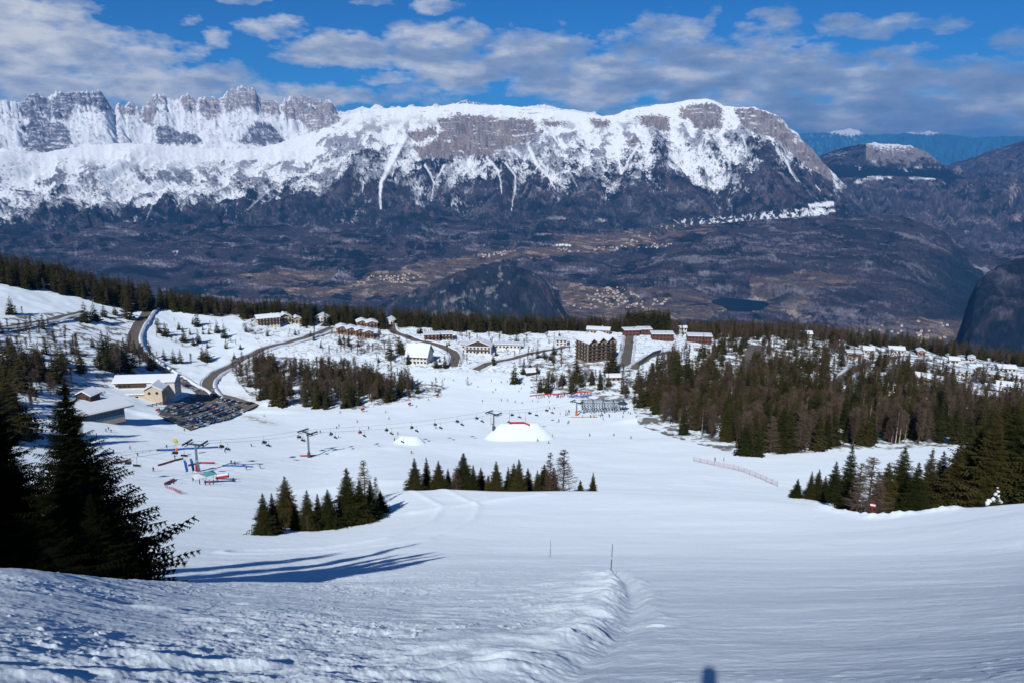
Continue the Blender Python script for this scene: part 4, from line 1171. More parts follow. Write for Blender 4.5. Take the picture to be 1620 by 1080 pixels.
# the woods on the skyline of the shelf: along the ridge where the ground breaks off to the valley
rg_ = np.random.default_rng(55)
for (x0, x1, n, hr, dr, ps, key) in [(-40, 240, 420, (15, 22), (-75, 25), .85, 'at the top left'), (240, 430, 260, (14, 20), (-40, 25), .85, 'behind the upper chalets'), (430, 560, 200, (14, 21), (-50, 20), .95, 'behind the upper chalets'), (560, 680, 170, (15, 21), (-35, 20), .8, 'behind the row houses'), (680, 860, 270, (14, 21), (-45, 20), .7, 'behind the white chalet'),
                                     (860, 1000, 170, (13, 20), (-20, 25), .6, 'behind the brick houses'), (990, 1060, 100, (20, 27), (-5, 25), .95, 'behind the brick houses'), (1060, 1350, 520, (12, 18), (-60, 25), .3, 'on the right skyline'), (1350, 1660, 330, (11, 18), (-70, 25), .45, 'on the right skyline')]:
    xs_ = rg_.uniform(x0, x1, n)
    for x in xs_:
        a = float(px_az(x, 500))
        rr_ = np.linspace(550, 1150, 300); tt = height(np.full(300, a), rr_) / rr_
        # the ridge: the farthest point that can still be seen
        rc = rr_[int(np.argmax(tt))]
        r = rc + rg_.uniform(*dr)
        Z = float(height(np.array(a), np.array(r)))
        sp = rg_.random() < ps
        add_tree('spruce' if sp else 'bare', r * math.sin(a), r * math.cos(a), Z, rg_.uniform(*hr) * (1 if sp else .85), ('dark spruce of the skyline wood ' if sp else 'bare tree of the skyline wood ') + key, ('skyline spruces ' if sp else 'skyline bare trees ') + key, wid=rg_.uniform(.85, 1.15))
# things the trees must not stand on are collected in KEEPOUT by the roads and houses: (polyline or point, radius)
def finish_trees():
    keep = []
    for t in TREES:
        bad = False
        tr_ = math.hypot(t['x'], t['y']); tx_, ty_ = project(np.array(t['x']), np.array(t['y']), np.array(t['z'])); tp_ = float(ty_) - t['h'] * FPX / tr_
        if not t['hi'] and random.random() < (.88 if tx_ < 1230 else .45):
            for (bx_, bw_, br_, by_) in HIDE:
                if abs(float(tx_) - bx_) < bw_ / 2 + 3 and br_ - 150 < tr_ < br_ + 4 and tp_ < by_ - 3 and ty_ > by_ - 4:
                    bad = True; break
        if not t['hi']:
            for (kx, ky, kr) in KEEPOUT:
                if (t['x'] - kx) ** 2 + (t['y'] - ky) ** 2 < kr * kr:
                    bad = True; break
        if not bad: keep.append(t)
    for kind, cap in (('spruce', 292), ('bare', 292)):
        ts = [t for t in keep if t['kind'] == kind]
        ts.sort(key=lambda t: -(t['h'] / math.hypot(t['x'], t['y'])) - (5 if t['hi'] else 0))
        for i, t in enumerate(ts[:cap]):
            if kind == 'spruce':
                vs = SPR_HI if (t['hi'] or t['h'] / math.hypot(t['x'], t['y']) > .055) else SPR_MD
                nm = 'spruce_tree'
            else:
                vs = BARE_MD; nm = 'bare_tree'
            k = (t['var'] if t['var'] is not None else random.randrange(99)) % len(vs)
            s = t['h'] / 10
            w = s * t['wid']
            rt = empty(nm, (t['x'], t['y'], t['z'] - .15), random.uniform(0, 6.28), (w, w, s))
            tag(rt, t['label'], 'tree', t['group'])
            link('trunk', vs[k][0], rt); link('crown', vs[k][1], rt)
        rest = ts[cap:]
        srcs = SPR_LO if kind == 'spruce' else BARE_LO
        Vs = []
        for t in rest:
            V0 = srcs[random.randrange(len(srcs))][0]
            a = random.uniform(0, 6.28); c, s_ = math.cos(a), math.sin(a); s = t['h'] / 10; w = s * t['wid'] * 1.08
            Vs.append(np.stack([(V0[:, 0] * c - V0[:, 1] * s_) * w + t['x'], (V0[:, 0] * s_ + V0[:, 1] * c) * w + t['y'], V0[:, 2] * s + t['z'] - .2], -1))
        if Vs:
            V = np.vstack(Vs)
            m = np_mesh('far_wood', V, np.arange(len(V)).reshape(-1, 3), M_NEEDLE if kind == 'spruce' else M_TWIG)
            nm = 'distant_spruce_wood' if kind == 'spruce' else 'distant_bare_wood'
            tag(link(nm, m), 'distant mass of dark spruces along the ridge and slopes' if kind == 'spruce' else 'distant mass of bare brown trees along the ridge and slopes', 'wood', kind='stuff')
        print('trees', kind, len(ts), 'single', min(cap, len(ts)))


KEEPOUT = []
HIDE = []

# ------------------------------------------------------------------ the big dark firs at the left, seen against the light snow
def big_fir(x, r, ytop, rad, seed, label, lean=(0, 0), whorls=44, per=19, mt=None, st=16, off=None):
    a = float(px_az(x, 900))
    X, Y = r * math.sin(a), r * math.cos(a)
    if off is not None: X, Y = off
    a = math.atan2(X, Y); r = math.hypot(X, Y)
    Z = float(height(np.array(a), np.array(r)))
    h = (r * float(tan_el(a, ytop)) - Z) / 1.03 if ytop is not None else rad * 2.2
    V, F = spruce_np(h, rad, whorls, per, st, seed, start=.03, droop=.12, jag=.62, twig=.175, power=1.15, sub=4, thin=.45)
    rt = empty('fir_tree', (X, Y, Z - .1)); rt.rotation_euler = (lean[0], lean[1], 0)
    tag(rt, label, 'tree', 'big dark firs at the left')
    link('trunk', trunk_mesh('trunk', h * .99, .022 * h, M_BARK, seed), rt)
    link('crown', np_mesh('crown', V, F, mt or M_NEEDLE_SHADE), rt)
    return rt


big_fir(140, 37, 600, 4.9, 501, 'tall pointed dark fir at the left edge of the slope')
big_fir(18, 41, 588, 4.6, 502, 'dark fir cut by the left edge of the picture')
big_fir(158, 34, 775, 2.3, 503, 'low wide dark fir at the right end of the big firs')
big_fir(70, 33, 800, 3.4, 504, 'lower dark fir filling the gap between the two tall firs', per=15)
big_fir(128, 39, 735, 3.4, 505, 'dark fir close behind the right side of the tall pointed fir', per=15)
# neighbours further left, outside the picture, that throw the long shadows over the slope
for i, (X, Y, h) in enumerate([(-26.5, 24, 13.0), (-31, 17, 17), (-38, 27, 15), (-22.5, 17.5, 9), (-34, 21, 20), (-41, 20, 20), (-27, 13, 17.5), (-30, 10, 20), (-24, 9, 13)]):
    V, F = spruce_np(h, h * (.2 if i % 2 else .15), 36, 12, 6, 520 + i, start=.05, droop=.3, jag=.5, sub=1)
    Z = float(height_xy(np.array(X), np.array(Y)))
    rt = empty('fir_tree', (X, Y, Z - .1))
    tag(rt, 'dark fir standing beyond the left edge, known by its long shadow', 'tree', 'shadowing firs beyond the left edge')
    link('trunk', trunk_mesh('trunk', h * .99, .02 * h, M_BARK, 520 + i), rt)
    link('crown', np_mesh('crown', V, F, M_NEEDLE_SHADE), rt)
# ------------------------------------------------------------------ small mesh builder
class MB:
    def __init__(self):
        self.V = []; self.F = []; self.M = []; self.mats = []

    def mi(self, m):
        if m not in self.mats: self.mats.append(m)
        return self.mats.index(m)

    def add(self, V, F, m):
        o = len(self.V); k = self.mi(m)
        self.V += [tuple(map(float, v)) for v in V]
        for f in F:
            self.F.append([int(i) + o for i in f]); self.M.append(k)
        return self

    def box(self, x0, y0, z0, x1, y1, z1, m):
        V = [(x, y, z) for x in (x0, x1) for y in (y0, y1) for z in (z0, z1)]
        return self.add(V, [(0, 1, 3, 2), (4, 6, 7, 5), (0, 4, 5, 1), (2, 3, 7, 6), (0, 2, 6, 4), (1, 5, 7, 3)], m)

    def rod(self, p0, p1, r0, r1, m, n=6):
        V, F = cone_np(p0, p1, r0, r1, n)
        return self.add(V, list(F) + [tuple(range(n))[::-1], tuple(range(n, 2 * n))], m)

    def prism(self, prof, y0, y1, m):
        """profile in x,z extruded along y"""
        n = len(prof)
        V = [(x, y0, z) for x, z in prof] + [(x, y1, z) for x, z in prof]
        F = [tuple(range(n)), tuple(range(n, 2 * n))[::-1]] + [(i, i + n, (i + 1) % n + n, (i + 1) % n) for i in range(n)]
        return self.add(V, F, m)

    def sph(self, c, r, m, n=8, k=5):
        V = [(c[0], c[1], c[2] + r[2])]; F = []
        for i in range(1, k):
            a = math.pi * i / k
            for j in range(n):
                b = 2 * math.pi * j / n
                V.append((c[0] + r[0] * math.sin(a) * math.cos(b), c[1] + r[1] * math.sin(a) * math.sin(b), c[2] + r[2] * math.cos(a)))
        V.append((c[0], c[1], c[2] - r[2]))
        for j in range(n):
            F.append((0, 1 + j, 1 + (j + 1) % n))
            for i in range(k - 2):
                a = 1 + i * n
                F.append((a + j, a + n + j, a + n + (j + 1) % n, a + (j + 1) % n))
            F.append((len(V) - 1, 1 + (k - 2) * n + (j + 1) % n, 1 + (k - 2) * n + j))
        return self.add(V, F, m)

    def mesh(self, name, smooth=False):
        me = bpy.data.meshes.new(name)
        me.from_pydata(self.V, [], self.F)
        for m in self.mats: me.materials.append(m)
        me.polygons.foreach_set('material_index', self.M)
        if smooth: me.polygons.foreach_set('use_smooth', [True] * len(self.F))
        me.update()
        return me

    def build(self, name, parent=None, **kw):
        return link(name, self.mesh(name, kw.pop('smooth', False)), parent, **kw)


M_WHITE = mat('white_plaster', (.66, .64, .60), .85, var=.08, vscale=.6)
M_CREAM = mat('cream_plaster', (.58, .50, .37), .85, var=.08, vscale=.6)
M_TERRA = mat('terracotta_plaster', (.33, .20, .15), .85, var=.1, vscale=.6)
M_BRICK = mat('red_brick', (.15, .06, .045), .85, var=.12, vscale=1.2)
M_TAN = mat('tan_plaster', (.40, .32, .24), .85, var=.1, vscale=.6)
M_WOOD = mat('dark_wood', (.075, .045, .03), .8, var=.2, vscale=2)
M_PANE = mat('window_glass', (.02, .025, .035), .15)
M_BLUEG = mat('blue_glass', (.04, .10, .17), .15)
M_CONC = mat('concrete', (.25, .23, .21), .9, var=.1, vscale=.5)
M_ROAD = mat('sanded_road', (.17, .145, .12), .9, var=.12, vscale=.15)
M_ASPH = mat('parking_asphalt', (.23, .185, .14), .9, var=.15, vscale=.2)
M_STEEL = mat('blue_grey_steel', (.06, .085, .11), .5, .3)
M_GALV = mat('galvanised_steel', (.22, .27, .31), .45, .4)
M_DARK = mat('black_rubber', (.012, .012, .015), .6)
M_RED = mat('red_fabric', (.45, .02, .025), .6)
M_REDP = mat('red_paint', (.35, .015, .015), .5)
M_BLUE = mat('blue_fabric', (.03, .12, .42), .6)
M_ORNG = mat('orange_pad', (.65, .16, .04), .6)
M_YEL = mat('yellow_fabric', (.6, .45, .08), .6)
M_WPAN = mat('white_panel', (.75, .76, .78), .5)
M_TEAL = mat('teal_fabric', (.10, .32, .34), .6)

# ------------------------------------------------------------------ roads and the parking place
def drape(pts, width, lift, name, m, bank=0):
    """a strip of road laid over the ground along image points"""
    W_ = wpoly_h(pts)
    P = []
    for i in range(len(W_) - 1):
        a, b = np.array(W_[i]), np.array(W_[i + 1])
        n = max(2, int(np.hypot(*(b - a)) / 5))
        for k in range(n): P.append(a + (b - a) * k / n)
    P.append(np.array(W_[-1])); P = np.array(P)
    for _ in range(6):
        P[1:-1] = .25 * P[:-2] + .5 * P[1:-1] + .25 * P[2:]
    T_ = np.gradient(P, axis=0); T_ /= np.linalg.norm(T_, axis=1)[:, None] + 1e-9
    N_ = np.stack([-T_[:, 1], T_[:, 0]], -1)
    k = 5
    offs = np.linspace(-.5, .5, k) * width
    XY = P[:, None] + N_[:, None] * offs[None, :, None]
    Zc = height_xy(XY[..., 0], XY[..., 1])
    Zm = .55 * Zc + .45 * Zc.mean(axis=1, keepdims=True)
    Zm = np.maximum(Zm, Zc) + lift
    V = np.concatenate([XY, Zm[..., None]], -1).reshape(-1, 3)
    o = tag(link(name, np_mesh(name, V, grid_faces(len(P), k)[:, ::-1], m)), kind='structure')
    for q in P[::2]: KEEPOUT.append((q[0], q[1], width * .62))
    if bank:
        for sg in ((-1, 1) if bank == 2 else (bank,)):
            prof = [(0.45, -.3), (.75, .4), (1.25, .65), (2.1, .5), (3.2, -.6)]
            rgn = np.random.default_rng(len(P))
            js = 1 + .5 * fbm(np.arange(len(P)) / 2.5, np.arange(len(P)) * 0. + sg, 3, 5)
            V = []
            for (d, z) in prof:
                q = P + N_ * sg * (width / 2 + d * 1.1)
                V.append(np.concatenate([q, (Zm.mean(axis=1) + z * js)[:, None]], -1))
            V = np.array(V).transpose(1, 0, 2).reshape(-1, 3)
            f = grid_faces(len(P), 5)
            tag(link('snow_bank', np_mesh('snow_bank', V, f if sg < 0 else f[:, ::-1], M_SNOW, smooth=True)), kind='structure')
    return P


def wpoly_h(pts):
    a = np.array(pts, float)
    X, Y, Z, _ = ground_px(a[:, 0], a[:, 1])
    return list(zip(X, Y))


ROADS = [([(262, 481), (244, 486), (230, 498), (218, 514), (209, 534), (212, 552), (228, 567), (250, 581), (275, 596), (300, 611), (322, 626)], 7.5, 1), ([(340, 632), (327, 616), (326, 603), (345, 588), (372, 576), (402, 559), (443, 545), (482, 537), (504, 527), (527, 518)], 7, 2),
         ([(-30, 528), (60, 511), (110, 500), (135, 495)], 6, -1), ([(535, 499), (560, 505), (600, 510), (621, 525), (654, 537), (688, 545), (712, 553), (722, 563), (716, 580)], 8, 2), ([(752, 585), (783, 573), (819, 565), (855, 557), (896, 548)], 7, 2),
         ([(996, 532), (994, 551), (989, 578)], 8, 2), ([(1002, 584), (1012, 574), (1035, 562), (1062, 556)], 6, 1), ([(1196, 546), (1188, 568), (1175, 592)], 13, 0), ([(1310, 617), (1338, 594), (1365, 577), (1400, 570), (1428, 563), (1456, 566)], 7, 2), ([(1456, 566), (1446, 585), (1440, 598)], 6, 0),
         ([(1530, 640), (1547, 626), (1563, 612), (1556, 601), (1540, 596)], 7, 2), ([(1640, 636), (1612, 618), (1600, 600), (1640, 592)], 6, 2), ([(322, 626), (300, 634), (272, 648)], 8, 0)]
for pts, wd, bk in ROADS:
    drape(pts, wd, .35, 'road', M_ROAD, bk)
LOT = [(250, 657), (262, 643), (300, 625), (330, 618), (372, 628), (410, 640), (385, 652), (345, 666), (300, 681), (272, 668)]
lw = np.array(wpoly_h(LOT))
cxy = lw.mean(axis=0)
V = []; rings = 6
for q in range(rings + 1):
    for p in lw:
        xy = cxy + (p - cxy) * q / rings
        V.append((xy[0], xy[1], float(height_xy(xy[0], xy[1])) + .3))
F = [(q * len(lw) + i, q * len(lw) + (i + 1) % len(lw), (q + 1) * len(lw) + (i + 1) % len(lw), (q + 1) * len(lw) + i) for q in range(rings) for i in range(len(lw))]
me = np_mesh('parking_lot', V, np.array(F), M_ASPH)
tag(link('parking_lot', me), kind='structure')
for p in lw: KEEPOUT.append((p[0], p[1], 8))

# ------------------------------------------------------------------ houses
def win_mesh(w, h, m=None):
    b = MB()
    b.box(-w / 2 - .12, -.10, -h / 2 - .12, w / 2 + .12, .02, h / 2 + .12, M_WOOD)
    b.box(-w / 2, -.13, -h / 2, w / 2, .0, h / 2, m or M_PANE)
    return b.mesh('window')


WIN = {}
def add_window(rt, x, y, z, w=1.3, h=1.3, face=0.0, m=None):
    k = (w, h, m.name if m else '')
    if k not in WIN: WIN[k] = win_mesh(w, h, m)
    return link('window', WIN[k], rt, (x, y, z), (0, 0, face))


def house(x, yb, wpx, dep, hw, yaw, wall, label, roof='gable_side', pitch=.42, name='chalet', cat='house', group='snow-covered chalets of the village', floors=2, balc=0, chim=1, over=.9, snow=.7, low=None, r=None):
    """front face towards the camera at yaw 0; gable_side: ridge runs left-right, gable_front: ridge runs away"""
    X, Y, Z, ok = ground_px([x], [yb]); X, Y, Z = X[0], Y[0], Z[0]
    r_ = math.hypot(X, Y); a = math.atan2(X, Y)
    w = wpx * r_ / FPX
    rz = -a + yaw
    cx = X + math.sin(a) * dep / 2; cy = Y + math.cos(a) * dep / 2
    rt = empty(name, (cx, cy, Z), rz)
    tag(rt, label, cat, group)
    KEEPOUT.append((cx, cy, max(w, dep) * .55)); HIDE.append((x, wpx, r_, yb))
    hx, hy = w / 2, dep / 2
    b = MB()
    low = low or wall
    b.box(-hx, -hy, -3, hx, hy, hw * .38, low)
    b.box(-hx + .003, -hy + .003, hw * .38, hx - .003, hy - .003, hw, wall)
    if roof == 'gable_front':
        rh = hx * pitch
        b.prism([(-hx + .01, hw), (hx - .01, hw), (0, hw + rh)], -hy + .01, hy - .01, M_WOOD if balc else wall)
    elif roof == 'gable_side':
        rh = hy * pitch
        V = [(-hx, -hy, hw), (-hx, hy, hw), (-hx, 0, hw + rh), (hx, -hy, hw), (hx, hy, hw), (hx, 0, hw + rh)]
        b.add(V, [(0, 2, 1), (3, 4, 5), (0, 3, 5, 2), (1, 2, 5, 4)], wall)
    b.build('wall', rt)
    b = MB(); t = snow; rng_ = random.Random(int(x * 7 + yb))
    ov = over
    if roof in ('gable_front', 'gable_side'):
        A, B = (hx, hy) if roof == 'gable_front' else (hy, hx)
        rh = A * pitch
        n = 5
        prof = []
        up = []; dn = []
        for i in range(-n, n + 1):
            s = i / n
            xx = s * (A + ov)
            zz = hw + rh * (1 - abs(xx) / A)
            edge = 1 - .45 * abs(s) ** 6
            up.append((xx, zz + .18 + t * edge)); dn.append((xx, zz + .2))
        prof = up + dn[::-1]
        bb = MB(); bb.prism(prof, -B - ov, B + ov, M_SNOW)
        b2 = MB(); b2.prism([(q[0] * 1.02, q[1] - .02) for q in dn] + [(q[0] * 1.02, q[1] - .24) for q in dn[::-1]], -B - ov - .05, B + ov + .05, M_WOOD)
        for q in (bb, b2):
            if roof == 'gable_side': q.V = [(v[1], -v[0], v[2]) for v in q.V]
        ro = b2.build('roof', rt)
        bb.build('roof_snow', ro, smooth=False)
    else:
        b2 = MB(); b2.box(-hx - ov, -hy - ov, hw + .02, hx + ov, hy + ov, hw + .3, M_WOOD)
        ro = b2.build('roof', rt)
        bb = MB(); n = 10; V = []; e = .35
        for (ins_, z) in ((0, .3), (-.05, .3 + t * .75), (.5, .32 + t), ):
            V += [(-hx - ov + ins_, -hy - ov + ins_, hw + z), (hx + ov - ins_, -hy - ov + ins_, hw + z), (hx + ov - ins_, hy + ov - ins_, hw + z), (-hx - ov + ins_, hy + ov - ins_, hw + z)]
        F = [(8, 9, 10, 11)] + [(k * 4 + i, k * 4 + (i + 1) % 4, k * 4 + 4 + (i + 1) % 4, k * 4 + 4 + i) for k in (0, 1) for i in range(4)]
        bb.add(V, F, M_SNOW); bb.build('roof_snow', ro)
        rh = 0
    if chim:
        zc = hw + (rh * .6 if rh else 0)
        c = MB(); c.box(hx * .3, -.4, zc, hx * .3 + .8, .4, zc + 2.0, wall); c.box(hx * .3 - .1, -.5, zc + 2.003, hx * .3 + .9, .5, zc + 2.35, M_SNOW)
        c.build('chimney', ro)
    nw = max(2, int(w / 3.0))
    for f in range(floors):
        z = hw * (f + .52) / floors
        for i in range(nw):
            xx = -hx + (i + .5) * w / nw
            add_window(rt, xx, -hy, z, 1.4, 1.3)
        for sg in (-1, 1):
            nd = max(1, int(dep / 4))
            for i in range(nd):
                add_window(rt, sg * hx, -hy + (i + .5) * dep / nd, z, 1.3, 1.3, math.pi / 2 * sg)
    d = MB(); d.box(-hx * .1 - .55, -hy - .12, 0, -hx * .1 + .55, -hy + .01, 2.1, M_WOOD); d.build('door', rt)
    for f in range(balc):
        z = hw * (f + 1) / (balc + 1) if balc > 1 else hw * .5
        q = MB(); q.box(-hx * .92, -hy - 1.3, z - .15, hx * .92, -hy - .003, z, M_WOOD)
        q.box(-hx * .92, -hy - 1.3, z + .003, hx * .92, -hy - 1.2, z + .95, M_WOOD)
        q.build('balcony', rt)
    return rt


H_ = house
H_(323, 490, 28, 9, 4.6, .45, M_WHITE, 'small white chalet with a deep snow roof standing alone at the left top', 'gable_front', .55, floors=1, balc=1)
H_(381, 494, 26, 9, 5.0, .2, M_TAN, 'tan house with a low snow roof half hidden behind brown trees', 'gable_side', .25)
H_(424, 516, 34, 11, 8.0, .15, M_CREAM, 'tall cream house with brown balconies and a big snow roof', 'gable_side', .4, floors=3, balc=2)
H_(450, 512, 20, 11, 6.5, .15, M_CREAM, 'narrow cream house joined to the right of the tall cream one', 'gable_front', .45, balc=1)
H_(469, 512, 15, 9, 4.5, .15, M_TAN, 'small tan house at the right end of the cream houses', 'gable_front', .45, floors=1, chim=0)
H_(509, 511, 21, 9, 5.2, -.3, M_WHITE, 'white house with shaded right side between the cream houses and the row houses', 'gable_front', .5)
for i, xx in enumerate((541, 556, 570, 583)):
    H_(xx, 529 + i * 2.2, 15.5, 11, 6.5, .1, M_TERRA, ['leftmost', 'second', 'third', 'rightmost'][i] + ' of the four stepped terracotta row houses with rounded snow roofs', 'gable_front', .3, name='row_house', group='terracotta row houses', balc=1, chim=0, snow=1.0)
for i, xx in enumerate((573, 588)):
    H_(xx, 518 + i * 1.5, 17, 10, 5.5, .1, M_TERRA, ['left', 'right'][i] + ' one of the two upper terracotta houses behind the row', 'gable_front', .3, name='row_house', group='upper terracotta houses', balc=1, chim=0, snow=1.0)
H_(548, 502, 26, 9, 3.0, .1, M_CONC, 'long low snow-covered garage roof above the row houses', 'flat', floors=1, chim=0, name='garage', cat='garage')
H_(617, 514, 16, 8, 4.6, -.4, M_WHITE, 'small white chalet tucked into the wood above the road bend', 'gable_front', .5, floors=1)
H_(683, 539, 24, 11, 5.6, .05, M_TERRA, 'left half of the low brown double house above the white building', 'flat', balc=1, name='flat_roof_house', group='low brown double house')
H_(705, 538, 22, 11, 5.6, .05, M_TAN, 'right half of the low brown double house above the white building', 'flat', balc=1, name='flat_roof_house', group='low brown double house')
H_(664, 576, 36, 19, 6.5, -.3, M_WHITE, 'white building with a large plain snow roof below the road, right side in deep shade', 'gable_side', .85, floors=2)
H_(758, 560, 42, 12, 7.0, -.15, M_WHITE, 'large white chalet with brown balconies beside the road', 'gable_front', .42, floors=2, balc=1)
H_(738, 553, 16, 9, 5.0, -.15, M_WHITE, 'white annex on the left side of the large balcony chalet', 'flat', chim=0, floors=1)
H_(804, 552, 42, 9, 4.0, -.12, M_WHITE, 'long low white building with a flat snow roof right of the balcony chalet', 'flat', floors=1)
H_(888, 547, 18, 8, 5.5, 0, M_WHITE, 'pale house seen between trunks left of the apartment block', 'flat', chim=0)
H_(905, 519, 15, 9, 4.5, .2, M_WHITE, 'small snow roof house above the left end of the apartment block', 'gable_side', .4, floors=1)
H_(947, 529, 36, 12, 4.6, -.1, M_TAN, 'wide low house with a broad snow roof behind the apartment block', 'gable_side', .25, floors=1)
H_(998, 532, 24, 11, 6.0, .25, M_BRICK, 'leftmost red brick house with a flat snow cap beside the side road', 'flat', name='brick_house', group='red brick houses with snow caps')
H_(1019, 530, 20, 11, 5.5, .2, M_BRICK, 'small brick house just right of the leftmost one', 'flat', name='brick_house', group='red brick houses with snow caps')
H_(1047, 539, 34, 12, 6.2, .15, M_BRICK, 'long red brick house in the middle of the brick row', 'flat', name='brick_house', group='red brick houses with snow caps')
H_(1106, 543, 36, 12, 6.5, .1, M_BRICK, 'rightmost red brick house with a thick snow cap', 'flat', name='brick_house', group='red brick houses with snow caps')
H_(1108, 556, 18, 6, 3.4, .1, M_TAN, 'low tan retaining building below the rightmost brick house', 'flat', floors=1, chim=0, name='outbuilding', group='outbuildings')
H_(1080, 530, 10, 5, 7.5, .4, M_WHITE, 'narrow white tower house with a snow cap', 'gable_side', .4, floors=2, chim=0, name='tower_house')
H_(838, 594, 14, 7, 3.0, .3, M_WOOD, 'small hut with a snow roof at the edge of the piste', 'gable_side', .5, floors=1, chim=0, name='hut', cat='hut', group='huts')
H_(970, 602, 22, 6, 2.8, .2, M_TERRA, 'low reddish hut under snow above the lift station', 'gable_side', .4, floors=1, chim=0, name='hut', cat='hut', group='huts')
H_(140, 634, 20, 9, 3.0, .9, M_WOOD, 'snow-buried hut left of the long hotel', 'gable_side', .5, floors=1, chim=0, name='hut', cat='hut', group='huts')
for (x, yb, w, hw, yw, wl, rf, lb) in [(1275, 536, 14, 5, .3, M_WHITE, 'gable_side', 'white house on the skyline of the right slope'), (1350, 565, 20, 4, .2, M_TAN, 'flat', 'tan house at the left end of the right slope hamlet'), (1373, 560, 14, 4, .1, M_WHITE, 'gable_side', 'pale house beside the hamlet road'), (1417, 560, 20, 4.5, .2, M_WHITE, 'gable_side', 'white house above the bend of the hamlet road'),
                                       (1456, 562, 10, 4, .2, M_TERRA, 'gable_front', 'small house by the end of the hamlet road'), (1462, 606, 24, 4.5, -.1, M_TAN, 'gable_side', 'tan house with wide snow roof below the hamlet road'), (1480, 608, 16, 4, -.1, M_WHITE, 'flat', 'white annex right of the tan house below the road'), (1508, 575, 12, 3.5, .2, M_WHITE, 'gable_side', 'tiny snow roof in the wood at the right'),
                                       (1524, 596, 24, 4, .15, M_WHITE, 'flat', 'snow-covered long house above the last road bend'), (1574, 603, 20, 5.5, -.1, M_CREAM, 'flat', 'cream house with snow cap right of the last road bend'), (1592, 620, 26, 4.5, .15, M_WHITE, 'gable_side', 'white house with broad snow roof near the right edge'), (1570, 624, 18, 4, .1, M_TAN, 'gable_side', 'tan house between the cream one and the brown one'),
                                       (1556, 636, 30, 4.5, .1, M_TERRA, 'flat', 'brown house with overhanging snow roof above the forest'), (1590, 588, 22, 3.5, .4, M_WHITE, 'gable_side', 'snow roof on the slope close to the skyline at the right edge'), (1536, 572, 8, 3.5, 0, M_WHITE, 'gable_front', 'little white house on the right skyline'), (1612, 605, 16, 4, .2, M_WHITE, 'gable_side', 'house cut by the trees at the far right')]:
    H_(x, yb, w, 9, hw, yw, wl, lb, rf, .4, group='scattered houses on the right slope', floors=1 if hw < 5 else 2, chim=0, name='house', balc=1 if wl is M_TAN else 0)

# long hotel
X, Y, Z, _ = ground_px([223], [628]); X, Y, Z = X[0], Y[0], Z[0]
a = math.atan2(X, Y); r_ = math.hypot(X, Y); k_ = r_ / FPX
rt = empty('hotel', (X, Y, Z), -a - .35)
tag(rt, 'long white and cream hotel with snow roofs beside the parking place', 'hotel')
rt.scale = (.86, .86, .86)
for q in np.linspace(-20, 26, 8): KEEPOUT.append((X + q * math.cos(a + .35), Y - q * math.sin(a + .35) + 8, 14))
b = MB()
b.box(-20, 6, -3, 22, 20, 9.5, M_WHITE)
b.prism([(-6, 9.52), (6, 9.52), (0, 12.6)], 0, .01, M_WHITE)
b.V = b.V[:8]; b.F = b.F[:6]; b.M = b.M[:6]
b.add([(-20, 6, 9.5), (22, 6, 9.5), (22, 13, 12.4), (-20, 13, 12.4), (22, 20, 9.5), (-20, 20, 9.5)], [(0, 1, 2, 3), (2, 4, 5, 3), (1, 4, 2), (0, 3, 5)], M_WHITE)
b.build('main_wing', rt)
b = MB(); b.box(5, -7, -3, 17, 5.99, 7.0, M_CREAM); b.add([(5, -7, 7), (17, -7, 7), (11, -7, 10.2), (5, 6, 7), (17, 6, 7), (11, 6, 10.2)], [(0, 1, 2), (3, 5, 4), (0, 2, 5, 3), (1, 4, 5, 2)], M_CREAM)
b.build('gable_wing', rt)
b = MB(); b.box(-26, -5, -3, 4.99, 5.99, 3.2, M_CREAM); b.build('terrace_wing', rt)
b = MB(); b.box(-26.6, -5.8, 3.21, 4.98, 5.98, 3.5, M_WOOD); ro = b.build('terrace_roof', rt)
b = MB(); b.box(-26.5, -5.7, 3.5, 4.97, 5.97, 4.5, M_SNOW); b.build('roof_snow', ro)
def slab(P0, P1, P2, P3, t, m):
    b = MB(); v = [P0, P1, P2, P3]
    b.add(v + [(q[0], q[1], q[2] + t) for q in v], [(3, 2, 1, 0), (4, 5, 6, 7), (0, 1, 5, 4), (1, 2, 6, 5), (2, 3, 7, 6), (3, 0, 4, 7)], m)
    return b
ro = slab((-21, 4.8, 9.1), (23, 4.8, 9.1), (23, 13, 12.5), (-21, 13, 12.5), .2, M_WOOD).build('main_roof', rt)
slab((-21, 4.6, 9.32), (23, 4.6, 9.32), (23, 13, 12.72), (-21, 13, 12.72), .8, M_SNOW).build('roof_snow', ro)
slab((-21, 13, 12.73), (23, 13, 12.73), (23, 21.2, 9.3), (-21, 21.2, 9.3), .8, M_SNOW).build('roof_snow', ro)
ro = slab((4, -8, 6.7), (11, -8, 10.4), (11, 7, 10.4), (4, 7, 6.7), .18, M_WOOD).build('gable_roof', rt)
slab((4, -8.1, 6.9), (11, -8.1, 10.6), (11, 7, 10.6), (4, 7, 6.9), .7, M_SNOW).build('roof_snow', ro)
slab((11, -8.1, 10.6), (18, -8.1, 6.9), (18, 7, 6.9), (11, 7, 10.6), .7, M_SNOW).build('roof_snow', ro)
b = MB(); b.box(-17, 5.6, 5.6, 2.5, 5.99, 8.6, M_WOOD); b.build('wooden_gallery', rt)
for xx in (-15.5, -12.5, -9.5): add_window(rt, xx, 5.6, 7.1, 1.8, 1.6)
for xx in (-18, 8.4, 13.6): add_window(rt, xx, -7 if xx > 0 else 6, 4.8 if xx > 0 else 7.2, 1.5, 1.5)
